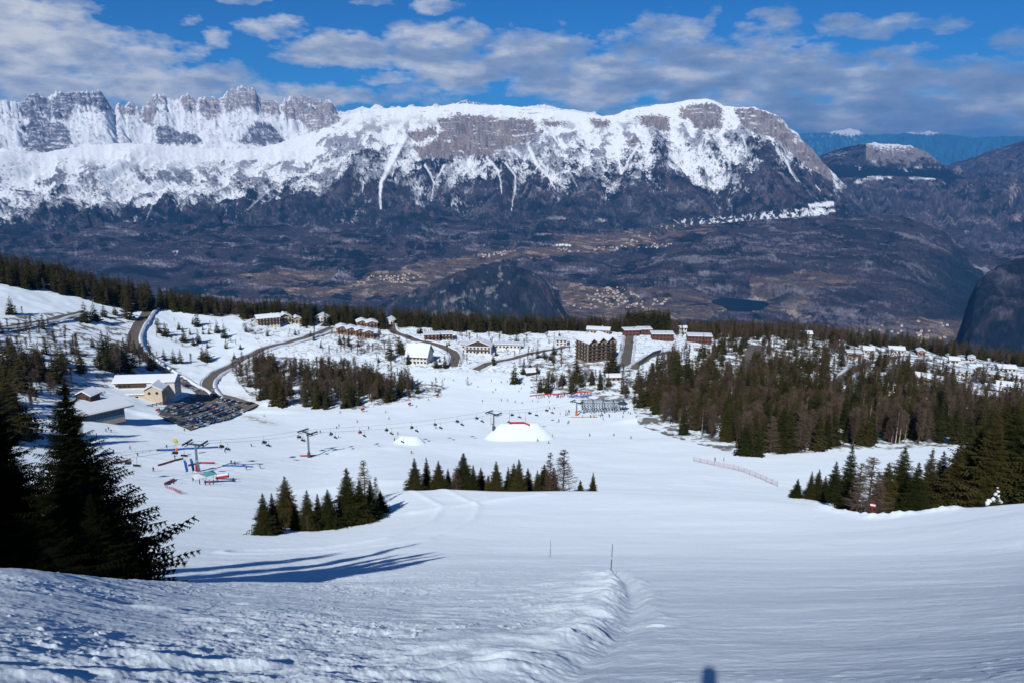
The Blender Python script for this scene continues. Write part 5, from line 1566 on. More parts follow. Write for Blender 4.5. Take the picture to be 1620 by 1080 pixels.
for fl in range(3):
    for q in range(4): add_window(rt, 22, 7.8 + q * 3.5, 1.8 + fl * 2.9, 1.4, 1.4, math.pi / 2)
    for q in range(3): add_window(rt, 17, -5 + q * 3.8, 1.6 + fl * 2.4, 1.3, 1.2, math.pi / 2) if fl < 2 else None
for q in range(6): add_window(rt, -24 + q * 4.6, -5, 1.5, 1.6, 1.3)
# deck rail in front of the hotel
X, Y, Z, _ = ground_px([241], [643]); X, Y, Z = X[0], Y[0], Z[0]
rt = empty('deck_fence', (X, Y, Z), -math.atan2(X, Y) + .35); tag(rt, 'brown wooden deck fence in front of the hotel', 'fence')
for i in range(9):
    b = MB(); b.box(-10 + i * 2.5, -.1, -.5, -9.8 + i * 2.5, .1, 1.9, M_WOOD); b.build('post', rt)
b = MB(); b.box(-10, -.15, 1.2, 10.2, -.103, 1.7, M_WOOD); b.box(-10, -.15, .4, 10.2, -.103, .8, M_WOOD); b.build('rail', rt)

# lift station with the blue glass front
X, Y, Z, _ = ground_px([160], [668]); X, Y, Z = X[0], Y[0], Z[0]
rt = empty('lift_station', (X, Y, Z), -math.atan2(X, Y) + .32); tag(rt, 'low lift station with blue glass front and wide flat snow roof', 'station')
KEEPOUT.append((X, Y + 6, 16))
b = MB(); b.box(-11, .01, -2, 11, 14, 5.0, M_CONC); b.build('wall', rt)
b = MB()
for i in range(7): b.box(-10.8 + i * 3.1, -.12, .6, -8.0 + i * 3.1, 0, 4.6, M_BLUEG)
b.build('glass_front', rt)
b = MB(); b.box(-14, -2.2, 5.01, 15, 16, 5.5, M_WOOD); ro = b.build('roof', rt)
b = MB(); b.box(-13.8, -2.0, 5.5, 14.8, 15.8, 6.4, M_SNOW); b.build('roof_snow', ro)

# apartment block with stepped balconies
X, Y, Z, _ = ground_px([930], [573]); X, Y, Z = X[0], Y[0], Z[0]
a = math.atan2(X, Y)
rt = empty('apartment_block', (X, Y, Z), -a + R(33)); tag(rt, 'large brown apartment block with rows of wooden balconies and big snow roof', 'apartment block')
for q in ((0, 8), (-10, 14), (12, 14), (18, 20), (0, 20)): KEEPOUT.append((X + q[0], Y + q[1], 13))
# the corner nearest to us is the origin: one facade runs right along +x, the other back along +y to the left
L1, L2, HH = 27.0, 19.0, 15.5
b = MB(); b.box(.0, 0, -5, L1, L2, HH, M_TAN); b.build('wall', rt)
for fl in range(5):
    z = 1.0 + fl * 2.95
    for bay in range(3):
        x0 = .3 + bay * 9; off = -1.6 + .0 * bay
        b = MB(); b.box(x0, off, z - .2, x0 + 8.3, -.003, z, M_CONC); b.box(x0, off, z + .003, x0 + 8.3, off + .12, z + 1.0, M_WOOD)
        b.box(x0 - .12, off, z - .2, x0 - .003, -.003, z + 2.6, M_WOOD)
        b.build('balcony', rt)
        for q in (2.0, 5.8): add_window(rt, x0 + q, 0, z + 1.15, 2.0, 1.9)
    for q in range(4): add_window(rt, 0, 2.5 + q * 4.6, z + 1.2, 1.7, 1.5, -math.pi / 2)
    b = MB(); b.box(-1.2, .5, z - .18, -.003, L2 - .5, z, M_CONC); b.box(-1.2, .5, z + .003, -1.1, L2 - .5, z + .9, M_WOOD); b.build('balcony', rt)
for g_ in range(3):
    x0 = g_ * 9
    b = MB(); V = [(x0, -.02, HH), (x0 + 8.9, -.02, HH), (x0 + 4.45, -.02, HH + 3.6), (x0, L2, HH), (x0 + 8.9, L2, HH), (x0 + 4.45, L2, HH + 3.6)]
    b.add(V, [(0, 1, 2), (3, 5, 4), (0, 2, 5, 3), (1, 4, 5, 2)], M_WOOD); b.build('gable', rt)
    ro = slab((x0 - .5, -2.2, HH - .3), (x0 + 4.45, -2.2, HH + 3.7), (x0 + 4.45, L2 + 1, HH + 3.7), (x0 - .5, L2 + 1, HH - .3), .2, M_WOOD).build('roof', rt)
    slab((x0 - .4, -2.0, HH - .08), (x0 + 4.45, -2.0, HH + 3.92), (x0 + 4.45, L2 + 1, HH + 3.92), (x0 - .4, L2 + 1, HH - .08), .9, M_SNOW).build('roof_snow', ro)
    slab((x0 + 4.45, -2.0, HH + 3.92), (x0 + 9.3, -2.0, HH - .08), (x0 + 9.3, L2 + 1, HH - .08), (x0 + 4.45, L2 + 1, HH + 3.92), .9, M_SNOW).build('roof_snow', ro)
# the stone wall by the side road
b = MB()
P = wpoly_h([(1010, 577), (1022, 569), (1034, 561), (1045, 558)])
for i in range(3):
    (x0, y0), (x1, y1) = P[i], P[i + 1]
    z0, z1 = float(height_xy(x0, y0)), float(height_xy(x1, y1))
    b.add([(x0, y0, z0 - 1), (x1, y1, z1 - 1), (x1, y1, z1 + 3), (x0, y0, z0 + 3), (x0 + .6, y0 + .8, z0 - 1), (x1 + .6, y1 + .8, z1 - 1), (x1 + .6, y1 + .8, z1 + 3), (x0 + .6, y0 + .8, z0 + 3)], [(0, 1, 2, 3), (7, 6, 5, 4), (3, 2, 6, 7), (0, 3, 7, 4), (1, 5, 6, 2)], M_STEEL)
tag(b.build('retaining_wall'), 'dark retaining wall curving under the snow right of the side road', 'wall')

# ------------------------------------------------------------------ the villages far below
fh = MB(); fh.box(-7, -6, -4, 7, 6, 8, M_CREAM); fh.add([(-8, -7, 8), (8, -7, 8), (8, 7, 8), (-8, 7, 8), (-8, 0, 11.5), (8, 0, 11.5)], [(0, 1, 5, 4), (2, 3, 4, 5), (1, 2, 5), (0, 4, 3)], mat('roof_tiles', (.30, .15, .10), .9))
fh = fh.mesh('valley_house')
fw = MB(); fw.box(-7, -6, -4, 7, 6, 8, M_WHITE); fw.add([(-8, -7, 8), (8, -7, 8), (8, 7, 8), (-8, 7, 8), (-8, 0, 11.5), (8, 0, 11.5)], [(0, 1, 5, 4), (2, 3, 4, 5), (1, 2, 5), (0, 4, 3)], M_TAN)
fw = fw.mesh('valley_house')
rg_ = np.random.default_rng(99)
for (poly, n, lb, grp) in [([(925, 468), (960, 456), (985, 452), (1000, 462), (1015, 474), (1000, 486), (960, 484), (935, 478)], 62, 'pale house of the town in the middle of the valley', 'houses of the middle valley town'),
                           ([(905, 484), (960, 478), (1030, 472), (1075, 470), (1050, 482), (990, 492), (920, 490)], 30, 'scattered house at the edge of the middle valley town', 'outlying houses of the middle valley town'),
                           ([(595, 440), (625, 430), (660, 433), (675, 440), (640, 449), (605, 446)], 42, 'pale house of the village left of the dark knoll', 'houses of the left valley village'), ([(562, 448), (592, 436), (590, 446), (570, 452)], 12, 'house of the small hamlet at the far left of the valley floor', 'houses of the left valley hamlet'),
                           ([(755, 404), (790, 398), (818, 397), (790, 406), (762, 408)], 24, 'house of the village behind the dark knoll', 'houses of the village behind the knoll'), ([(880, 394), (930, 396), (990, 385), (1010, 372), (1030, 364), (1040, 368), (1000, 392), (940, 400), (890, 399)], 34, 'house of the long village under the mountain', 'houses of the long village'),
                           ([(1010, 392), (1040, 386), (1070, 386), (1050, 394)], 14, 'house of the hamlet on the wooded plateau', 'houses of the plateau hamlet'), ([(1448, 526), (1462, 520), (1470, 532), (1465, 545), (1450, 542)], 16, 'house of the village at the right end of the valley', 'houses of the right valley village'), ([(1340, 516), (1450, 505), (1530, 520), (1520, 540), (1380, 530)], 16, 'single house scattered on the right valley floor', 'scattered right valley houses')]:
    ps = np.array(poly, float); c = 0
    while c < n:
        x = rg_.uniform(ps[:, 0].min(), ps[:, 0].max()); y = rg_.uniform(ps[:, 1].min(), ps[:, 1].max())
        c += .02
        if not in_poly(np.array([x]), np.array([y]), poly)[0]: continue
        q = far_at(x, y)
        if q is None: continue
        c += .98
        s = rg_.uniform(.7, 1.5) * (1.15 if q[3] > 7500 else 1.0)
        o = link('valley_house', fh if rg_.random() < .55 else fw, None, (q[0], q[1], q[2] + 1), (0, 0, rg_.uniform(0, 3.14)), (s, s, s * .9))
        tag(o, lb, 'house', grp)
# ------------------------------------------------------------------ people
def skinned(joints, bones, levels=1):
    """one continuous body from joints (pos, radius) and bones, grown with a skin modifier and baked"""
    me = bpy.data.meshes.new('body')
    names_ = list(joints)
    me.from_pydata([joints[n][0] for n in names_], [(names_.index(a), names_.index(b)) for a, b in bones], [])
    o = bpy.data.objects.new('tmp_body', me); COL.objects.link(o)
    sm = o.modifiers.new('s', 'SKIN'); sm.use_smooth_shade = True
    for i, n in enumerate(names_):
        r = joints[n][1]
        me.skin_vertices[0].data[i].radius = (r, r) if not isinstance(r, tuple) else r
        me.skin_vertices[0].data[i].use_root = (n == 'pelvis')
    ss = o.modifiers.new('u', 'SUBSURF'); ss.levels = levels; ss.render_levels = levels
    dg = bpy.context.evaluated_depsgraph_get(); dg.update()
    out = bpy.data.meshes.new_from_object(o.evaluated_get(dg))
    bpy.data.objects.remove(o); bpy.data.meshes.remove(me)
    return out


BONES = [('pelvis', 'waist'), ('waist', 'chest'), ('chest', 'neck'), ('neck', 'head'), ('head', 'crown'), ('chest', 'shL'), ('shL', 'elL'), ('elL', 'haL'), ('chest', 'shR'), ('shR', 'elR'), ('elR', 'haR'),
         ('pelvis', 'hipL'), ('hipL', 'knL'), ('knL', 'anL'), ('anL', 'toL'), ('pelvis', 'hipR'), ('hipR', 'knR'), ('knR', 'anR'), ('anR', 'toR')]


def pose(kind):
    J = dict(pelvis=((0, 0, .92), .15), waist=((0, .01, 1.08), .15), chest=((0, 0, 1.32), .17), neck=((0, .01, 1.50), .065), head=((0, .03, 1.60), .105), crown=((0, .02, 1.72), .09),
             shL=((.19, 0, 1.40), .085), elL=((.27, -.02, 1.13), .06), haL=((.28, .12, .92), .05), shR=((-.19, 0, 1.40), .085), elR=((-.27, -.02, 1.13), .06), haR=((-.28, .12, .92), .05),
             hipL=((.10, 0, .86), .115), knL=((.12, .04, .48), .08), anL=((.12, 0, .10), .07), toL=((.13, .16, .06), .05), hipR=((-.10, 0, .86), .115), knR=((-.12, .04, .48), .08), anR=((-.12, 0, .10), .07), toR=((-.13, .16, .06), .05))
    if kind == 'ski':     # knees bent, leaning forward, hands out in front
        J.update(pelvis=((0, -.12, .78), .15), waist=((0, -.04, .93), .15), chest=((0, .10, 1.12), .17), neck=((0, .18, 1.28), .065), head=((0, .22, 1.38), .105), crown=((0, .23, 1.50), .09),
                 shL=((.19, .11, 1.19), .085), elL=((.30, .14, .96), .06), haL=((.30, .38, .92), .05), shR=((-.19, .11, 1.19), .085), elR=((-.30, .14, .96), .06), haR=((-.30, .38, .92), .05),
                 hipL=((.10, -.10, .72), .115), knL=((.13, .16, .45), .08), hipR=((-.10, -.10, .72), .115), knR=((-.13, .16, .45), .08))
    if kind == 'sit':
        J.update(pelvis=((0, 0, .10), .16), waist=((0, -.02, .27), .16), chest=((0, -.02, .50), .18), neck=((0, 0, .68), .065), head=((0, .03, .78), .105), crown=((0, .03, .90), .09),
                 shL=((.19, 0, .58), .085), elL=((.25, .08, .34), .06), haL=((.16, .28, .26), .05), shR=((-.19, 0, .58), .085), elR=((-.25, .08, .34), .06), haR=((-.16, .28, .26), .05),
                 hipL=((.10, .06, .08), .12), knL=((.12, .46, .10), .085), anL=((.12, .50, -.32), .07), toL=((.12, .66, -.36), .05), hipR=((-.10, .06, .08), .12), knR=((-.12, .46, .10), .085), anR=((-.12, .50, -.32), .07), toR=((-.12, .66, -.36), .05))
    if kind == 'photo':
        J.update(elL=((.25, .06, 1.16), .06), haL=((.08, .22, 1.24), .05), elR=((-.25, .06, 1.16), .06), haR=((-.08, .22, 1.26), .05))
    return J


M_SKIN = mat('skin', (.45, .26, .18), .6)
CLOTH = {n: mat(n + '_cloth', c, .8) for n, c in dict(black=(.012, .012, .016), red=(.38, .02, .025), blue=(.02, .07, .25), green=(.05, .18, .07), orange=(.6, .16, .03), white=(.6, .6, .62), pink=(.5, .10, .16), grey=(.08, .09, .10), yellow=(.5, .4, .06)).items()}
BASE = {k: skinned(pose(k), BONES) for k in ('stand', 'ski', 'sit', 'photo')}
PCACHE = {}


def person_mesh(kind, jacket, trousers, helmet):
    key = (kind, jacket, trousers, helmet)
    if key in PCACHE: return PCACHE[key]
    me = BASE[kind].copy(); me.name = 'body'; me.materials.clear()
    for m in (CLOTH[jacket], CLOTH[trousers], CLOTH[helmet], M_SKIN): me.materials.append(m)
    J = pose(kind); zp = J['pelvis'][0][2]; hd = Vector(J['head'][0]); zn = J['neck'][0][2]
    for p in me.polygons:
        c = p.center
        mi = 0
        if kind == 'sit':
            if c.z < .12 or c.y > .34 and c.z < .22: mi = 1
        elif c.z < zp + .02 and abs(c.x) < .24: mi = 1
        if c.z > zn + .0 and (c - hd).length < .3:
            mi = 3 if (c.y > hd.y + .04 and c.z < hd.z + .07) else 2
        p.material_index = mi
    PCACHE[key] = me
    return me


ski_b = MB()
for sx in (-.13, .13):
    ski_b.box(sx - .04, -.75, .0, sx + .04, .78, .035, CLOTH['grey']); ski_b.add([(sx - .04, .78, 0), (sx + .04, .78, 0), (sx + .025, .93, .08), (sx - .025, .93, .08)], [(0, 1, 2, 3)], CLOTH['grey'])
SKI = ski_b.mesh('skis')
pol_b = MB()
for sx in (-.3, .3): pol_b.rod((sx, .12 if True else 0, .95), (sx * 1.15, -.15, .02), .012, .008, CLOTH['grey'], 4)
POLES = pol_b.mesh('ski_poles')


def person(x, y, z, face, kind, jac, tro, hel, label, group, skis=True):
    rt = empty('person', (x, y, z), face)
    tag(rt, label, 'person', group)
    link('body', person_mesh(kind, jac, tro, hel), rt)
    if skis:
        link('skis', SKI, rt); link('ski_poles', POLES, rt)
    return rt


COLN_ = ['black', 'red', 'blue', 'grey', 'black', 'green', 'orange', 'white', 'black', 'pink', 'grey', 'blue', 'yellow', 'black']
PEOPLE = [(412, 741, 'ski', 'red', 'in red skiing alone below the left lift pylon'), (366, 734, 'stand', 'black', 'in black, left one of two beside the short blue net'), (372, 735, 'stand', 'grey', 'in grey, right one of two beside the short blue net'), (180, 717, 'stand', 'black', 'in black standing at the left blue net'),
          (206, 710, 'ski', 'pink', 'in pink above the long rope line'), (218, 721, 'ski', 'black', 'in black below the long rope line'), (264, 709, 'stand', 'black', 'in black standing by the long blue net'), (277, 726, 'stand', 'blue', 'in blue under the yellow balloons'), (292, 682, 'stand', 'black', 'in black at the lower edge of the parking place'),
          (398, 706, 'ski', 'black', 'in black on the slope left of the tall lift pylon'), (651, 717, 'ski', 'red', 'in red on the flat right of the small kicker'), (678, 633, 'ski', 'pink', 'in pink below the small trees'), (793, 634, 'stand', 'black', 'in black, leftmost of the spaced-out skiers below the crowd'), (803, 634, 'stand', 'grey', 'in grey, second of the spaced-out skiers below the crowd'),
          (815, 636, 'ski', 'black', 'in black, third of the spaced-out skiers below the crowd'), (826, 638, 'ski', 'grey', 'in dark grey, fourth of the spaced-out skiers below the crowd'), (842, 635, 'stand', 'blue', 'in blue just left of the crowd fence'), (851, 636, 'ski', 'orange', 'in orange by the left end of the crowd fence'), (869, 637, 'stand', 'black', 'in black, tall against the snow below the crowd fence'),
          (877, 646, 'ski', 'blue', 'in dark blue between crowd fence and lift'), (886, 655, 'stand', 'red', 'in red left of the orange pylon foot'), (895, 657, 'stand', 'pink', 'in pink close to the orange pylon foot'), (933, 689, 'ski', 'black', 'in black alone in the middle of the wide piste'), (971, 689, 'ski', 'grey', 'in grey alone on the right of the wide piste'),
          (1131, 729, 'stand', 'red', 'in red, left one of the two by the red net'), (1145, 729, 'stand', 'black', 'in black, right one of the two by the red net'), (874, 691, 'stand', 'black', 'in black on the right foot of the big kicker'), (868, 701, 'ski', 'pink', 'in pink below the right foot of the big kicker'), (869, 646, 'ski', 'green', 'in green on the way to the lift'),
          (793, 605, 'ski', 'black', 'in black high up beside the lone spruce'), (703, 600, 'ski', 'red', 'in red on the upper piste by the small trees'), (756, 612, 'ski', 'orange', 'in orange on the upper piste'), (292, 722, 'stand', 'white', 'in white beside the blue flags'), (306, 760, 'stand', 'black', 'in black at the left of the event tent'), (316, 766, 'stand', 'green', 'in green in front of the event tent'),
          (325, 767, 'stand', 'red', 'in red in front of the event tent'), (332, 767, 'stand', 'pink', 'in pink in front of the event tent'), (338, 766, 'stand', 'orange', 'in orange at the right of the event tent'), (344, 762, 'stand', 'black', 'in black behind the red panel'), (312, 757, 'stand', 'blue', 'in blue at the door of the event tent'), (390, 743, 'stand', 'red', 'in red right of the short blue net'),
          (275, 765, 'stand', 'red', 'in red beside the red boards on the snow'), (369, 762, 'ski', 'black', 'in black right of the event tent'), (153, 690, 'stand', 'red', 'in red by the lift station stairs'), (172, 680, 'stand', 'black', 'in black among the ski racks'), (176, 684, 'stand', 'blue', 'in blue among the ski racks'), (168, 683, 'stand', 'grey', 'in grey among the ski racks'),
          (243, 745, 'ski', 'black', 'in black at the left of the upper red net'), (356, 715, 'ski', 'blue', 'in blue behind the left pylon'), (940, 660, 'stand', 'orange', 'in orange beside the lift station'), (954, 664, 'stand', 'black', 'in black beside the lift station'), (900, 668, 'ski', 'grey', 'in grey leaving the lift'), (884, 666, 'ski', 'black', 'in black leaving the lift')]
for i, (x, y, kd, jc, lb) in enumerate(PEOPLE):
    X, Y, Z, _ = ground_px([x], [y])
    person(X[0], Y[0], Z[0] + .02, random.uniform(0, 6.28), kd, jc, random.choice(['black', 'grey', 'blue', 'black']), random.choice(['black', 'white', 'red', 'grey']), 'skier ' + lb if kd == 'ski' else 'person ' + lb, 'people spread over the ski area', skis=(kd == 'ski'))
rg_ = np.random.default_rng(5)
for i in range(56):
    x = rg_.uniform(848, 936); y = 628.5 - .05 * (x - 845) + rg_.uniform(-2.5, 2.5)
    X, Y, Z, _ = ground_px([x], [y])
    person(X[0], Y[0], Z[0] + .02, random.uniform(0, 6.28), 'stand', COLN_[i % 14], random.choice(['black', 'grey', 'blue']), random.choice(['black', 'white', 'red']), 'person in the dense crowd lined up along the red fence', 'crowd along the red fence', skis=False)
for i in range(26):
    x = rg_.uniform(895, 1010); y = 655 + rg_.uniform(-5, 6)
    X, Y, Z, _ = ground_px([x], [y])
    person(X[0], Y[0], Z[0] + .02, random.uniform(0, 6.28), 'stand', COLN_[(i * 5) % 14], 'black', random.choice(['black', 'white', 'red']), 'person queueing under the lift station frame', 'queue at the lift station', skis=False)
for i in range(34):
    x = rg_.uniform(380, 1010); y = rg_.uniform(642, 700) if i % 3 else rg_.uniform(600, 640)
    if y < 640: x = rg_.uniform(715, 830)
    X, Y, Z, _ = ground_px([x], [y])
    person(X[0], Y[0], Z[0] + .02, random.uniform(0, 6.28), 'ski', COLN_[(i * 3) % 14], 'black', 'black', 'tiny skier in %s out on the wide snow basin' % COLN_[(i * 3) % 14], 'skiers in %s on the wide snow basin' % COLN_[(i * 3) % 14])
# the photographer, just behind the camera: only the shadow of the head shows
zc = float(height_xy(np.array(0.0), np.array(-.25)))
ph = person(-.04, -.19, zc + .02, 0, 'photo', 'blue', 'black', 'black', 'photographer standing behind the camera whose head shadow falls on the snow', None, skis=False)
s_ = (.11 - zc) / 1.64
ph.scale = (1, 1, s_)

# ------------------------------------------------------------------ chairlift
def lift_pos(x, yb, yt):
    X, Y, Z, _ = ground_px([x], [yb]); X, Y, Z = X[0], Y[0], Z[0]
    r = math.hypot(X, Y); a = math.atan2(X, Y)
    return Vector((X, Y, Z)), r * float(tan_el(a, yt))


PYL = [(912, 657, 636, 'right chairlift pylon with orange padded foot near the lift station'), (781, 680, 654, 'chairlift pylon standing behind the big kicker'), (489, 723, 684, 'tall chairlift pylon left of the middle of the snow field'), (313, 745, 702, 'left chairlift pylon beside the event area')]
pp = [lift_pos(x, yb, yt) for x, yb, yt, _ in PYL]
tops = [Vector((p.x, p.y, zt)) for p, zt in pp]
endL, zeL = lift_pos(120, 770, 735); tops.append(Vector((endL.x, endL.y, zeL)))
bst, zbs = lift_pos(962, 655, 633); tops.insert(0, Vector((bst.x, bst.y, zbs)))
for i, (x, yb, yt, lb) in enumerate(PYL):
    p, zt = pp[i]
    d = (tops[i + 2] - tops[i]); ang = math.atan2(d.y, d.x)
    hgt = zt - p.z
    rt = empty('chairlift_pylon', tuple(p), ang); tag(rt, lb, 'pylon', 'chairlift pylons')
    b = MB(); b.rod((0, 0, -.5), (0, 0, hgt - .3), .45, .32, M_GALV, 10); b.build('pole', rt)
    b = MB(); b.box(-.22, -3.1, hgt - .35, .22, 3.1, hgt + .1, M_STEEL); b.build('crossarm', rt)
    for sy in (-2.9, 2.9):
        b = MB(); b.box(-2.7, sy - .14, hgt + .103, 2.7, sy + .14, hgt + .32, M_STEEL)
        for k in range(8): b.rod((-2.45 + k * .7, sy - .2, hgt + .5), (-2.45 + k * .7, sy + .2, hgt + .5), .24, .24, M_STEEL, 8)
        b.build('sheave_train', rt)
        b = MB(); b.box(-2.4, sy + .3, hgt - .25, 2.4, sy + .9, hgt - .2, M_GALV)
        for q in (-2.3, 0, 2.3): b.rod((q, sy + .9, hgt - .2), (q, sy + .9, hgt + .8), .03, .03, M_GALV, 4)
        b.build('walkway', rt)
    b = MB()
    for k in range(int(hgt / .6)): b.box(-.62, -.02, .3 + k * .6, -.4, .25, .35 + k * .6, M_GALV)
    b.build('ladder', rt)
    b = MB(); b.rod((0, 0, 0), (0, 0, 2.2 if i else 2.8), .75, .65, M_ORNG if i in (0,) else M_REDP if i > 2 else CLOTH['grey'], 10); b.build('foot_pad', rt)


def cable_pts(off):
    P = []
    for i in range(len(tops) - 1):
        a_, b_ = tops[i], tops[i + 1]
        d = (b_ - a_); n = Vector((-d.y, d.x, 0)).normalized() * off
        L = d.length; m = max(8, int(L / 6))
        for k in range(m):
            t = k / m
            q = a_.lerp(b_, t) + n; q.z += .75 - 4 * t * (1 - t) * L * .018
            P.append(q)
    P.append(tops[-1] + n)
    for _ in range(2):
        for i in range(1, len(P) - 1): P[i] = (P[i - 1] + P[i] * 2 + P[i + 1]) / 4
    return P


chair_h = MB(); chair_h.rod((0, 0, 0), (0, .15, -1.2), .045, .045, M_STEEL, 5); chair_h.rod((0, .15, -1.2), (0, -.3, -2.3), .045, .045, M_STEEL, 5)
CH_H = chair_h.mesh('hanger')
chair_s = MB(); chair_s.box(-1.0, -.15, -2.75, 1.0, .40, -2.66, M_DARK); chair_s.add([(-1.0, -.18, -2.72), (1.0, -.18, -2.72), (1.0, -.34, -2.05), (-1.0, -.34, -2.05), (-1.0, -.24, -2.72), (1.0, -.24, -2.72), (1.0, -.40, -2.05), (-1.0, -.40, -2.05)], [(0, 1, 2, 3), (7, 6, 5, 4), (0, 4, 5, 1), (3, 2, 6, 7), (0, 3, 7, 4), (1, 5, 6, 2)], M_DARK)
CH_S = chair_s.mesh('seat')
chair_f = MB()
for sx in (-1.05, 1.05): chair_f.rod((sx, -.34, -2.05), (sx, .45, -2.35), .03, .03, M_STEEL, 5); chair_f.rod((sx, .40, -2.35), (sx, .42, -2.72), .03, .03, M_STEEL, 5)
chair_f.rod((-1.05, -.3, -2.3), (1.05, -.3, -2.3), .04, .04, M_STEEL, 5); chair_f.rod((-1.0, .55, -3.2), (1.0, .55, -3.2), .03, .03, M_STEEL, 5); chair_f.rod((0, .45, -2.35), (0, .55, -3.2), .03, .03, M_STEEL, 5)
CH_F = chair_f.mesh('frame')


def chair(pos, ang, label, group):
    rt = empty('lift_chair', tuple(pos), ang); tag(rt, label, 'lift chair', group)
    link('hanger', CH_H, rt); link('seat', CH_S, rt); link('frame', CH_F, rt)
    return rt


for off, nm in ((-2.9, 'far'), (2.9, 'near')):
    P = cable_pts(off)
    b = MB()
    for i in range(len(P) - 1): b.rod(tuple(P[i]), tuple(P[i + 1]), .035, .035, M_STEEL, 4)
    tag(b.build('lift_cable'), 'steel cable of the chairlift, ' + ('the one farther from the viewer' if nm == 'far' else 'the one nearer to the viewer'), 'cable', 'chairlift cables')
    ax = np.array([project(np.array(q.x), np.array(q.y), np.array(q.z))[0] for q in P])
    xs_ = [200, 275, 349, 417, 472, 523, 569, 611, 651, 688, 723, 754, 810, 838, 865] if nm == 'far' else [215, 290, 359, 424, 479, 530, 576, 619, 659, 697, 731, 763, 822, 849, 874]
    reds = {569: 'red', 576: 'black', 611: 'black', 619: 'red', 479: 'orange', 619: 'red'}
    for x in xs_:
        k = int(np.argmin(np.abs(ax - x))); k2 = min(k + 1, len(P) - 1); k1 = max(k - 1, 0)
        t = (x - ax[k1]) / (ax[k2] - ax[k1]) if abs(ax[k2] - ax[k1]) > .1 else 0
        q = P[k1].lerp(P[k2], max(0, min(1, t)))
        d = P[k2] - P[k1]; ang = math.atan2(d.y, d.x) + (math.pi / 2 if nm == 'near' else -math.pi / 2)
        side_ = 'left of the leftmost pylon' if x < 310 else 'between the left pylon and the tall one' if x < 489 else 'between the tall pylon and the big kicker' if x < 781 else 'between the big kicker and the lift station'
        o = chair(q, ang, 'dark lift chair on the %s cable %s' % ('farther' if nm == 'far' else 'nearer', side_), 'lift chairs on the %s cable %s' % (nm, side_))
        if x > 340:
            for sx in ((-.5, .45) if x % 2 else (0.1,)):
                c, s = math.cos(ang), math.sin(ang)
                jc = reds.get(x, random.choice(['black', 'grey', 'blue', 'black']))
                person(q.x + sx * c + .05 * s, q.y + sx * s - .05 * c, q.z - 2.62, ang, 'sit', jc, 'black', 'black', 'person in %s sitting on a lift chair %s' % (jc, side_), 'lift passengers in %s %s' % (jc, side_), skis=False)
# parked chairs and frame of the lift station at the right
X, Y, Z, _ = ground_px([955], [653]); X, Y, Z = X[0], Y[0], Z[0]
rt = empty('lift_terminal', (X, Y, Z), -math.atan2(X, Y) + .12); tag(rt, 'open steel lift terminal with chairs parked under its blue-grey frame', 'lift terminal')
for ix in range(5):
    for iy in range(2):
        b = MB(); b.rod((-12 + ix * 6.2, 0 + iy * 9, -1), (-12 + ix * 6.2, iy * 9, 5.2), .2, .2, M_STEEL, 6); b.build('post', rt)
for iy in range(4):
    b = MB(); b.box(-13.5, iy * 3 - .15, 5.2, 14, iy * 3 + .15, 5.6, M_STEEL); b.build('beam', rt)
for ix in range(5):
    b = MB(); b.box(-12.15 + ix * 6.2, -.6, 5.603, -11.85 + ix * 6.2, 10, 5.8, M_STEEL); b.build('crossbeam', rt)
b = MB(); b.rod((12, 4.5, 4.4), (12, 4.5, 4.8), 3.0, 3.0, M_GALV, 20); b.build('bull_wheel', rt)
mw = rt.matrix_basis.copy()
for i in range(44):
    lx = -12.6 + (i % 15) * 1.75; ly = 0 + (i // 15) * 3
    c, s = math.cos(rt.rotation_euler.z), math.sin(rt.rotation_euler.z)
    chair((X + lx * c - ly * s, Y + lx * s + ly * c, Z + 5.2), rt.rotation_euler.z + 1.2 + .2 * random.random(), 'lift chair parked under the steel frame of the lift terminal', 'chairs parked at the lift terminal')

# ------------------------------------------------------------------ cars
def car_mesh(L, W_, H_c, m):
    b = MB()
    prof = [(-L / 2, .35), (-L / 2, .8), (-L / 2 + .25, .92), (-L * .28, .98), (L * .22, .98), (L / 2 - .35, .85), (L / 2, .7), (L / 2, .35)]
    b.prism([(x, z) for x, z in prof], -W_ / 2, W_ / 2, m)
    roof = [(-L * .40, .98), (-L * .30, H_c), (L * .08, H_c), (L * .24, .98)]
    b.prism([(x, z) for x, z in [(-L * .33, H_c - .05), (-L * .30, H_c), (L * .08, H_c), (L * .11, H_c - .05)]], -W_ * .40, W_ * .40, m)
    body = b.mesh('body')
    g = MB(); g.prism(roof[:1] + [(-L * .315, H_c - .06), (L * .095, H_c - .06)] + roof[3:], -W_ * .43, W_ * .43, M_PANE)
    return body, g.mesh('glasshouse')


CARS = []
for i, (nm, c) in enumerate([('silver', (.42, .44, .47)), ('black', (.015, .016, .02)), ('dark blue', (.02, .04, .12)), ('white', (.65, .66, .68)), ('grey', (.13, .14, .16)), ('red', (.45, .02, .02)), ('dark green', (.03, .06, .05)), ('light blue', (.15, .25, .38))]):
    m = mat('car_paint_' + nm.replace(' ', '_'), c, .3, .2)
    CARS.append((nm, car_mesh(4.3, 1.75, 1.46, m), car_mesh(4.7, 1.85, 1.72, m)))
wb = MB(); wb.rod((0, -.11, 0), (0, .11, 0), .33, .33, M_DARK, 12); wb.rod((0, -.12, 0), (0, .12, 0), .19, .19, M_GALV, 8)
WHEEL = wb.mesh('wheel')
lb_ = MB(); lb_.box(-.03, -.18, -.08, .03, .18, .08, M_WPAN); LAMP = lb_.mesh('headlight')


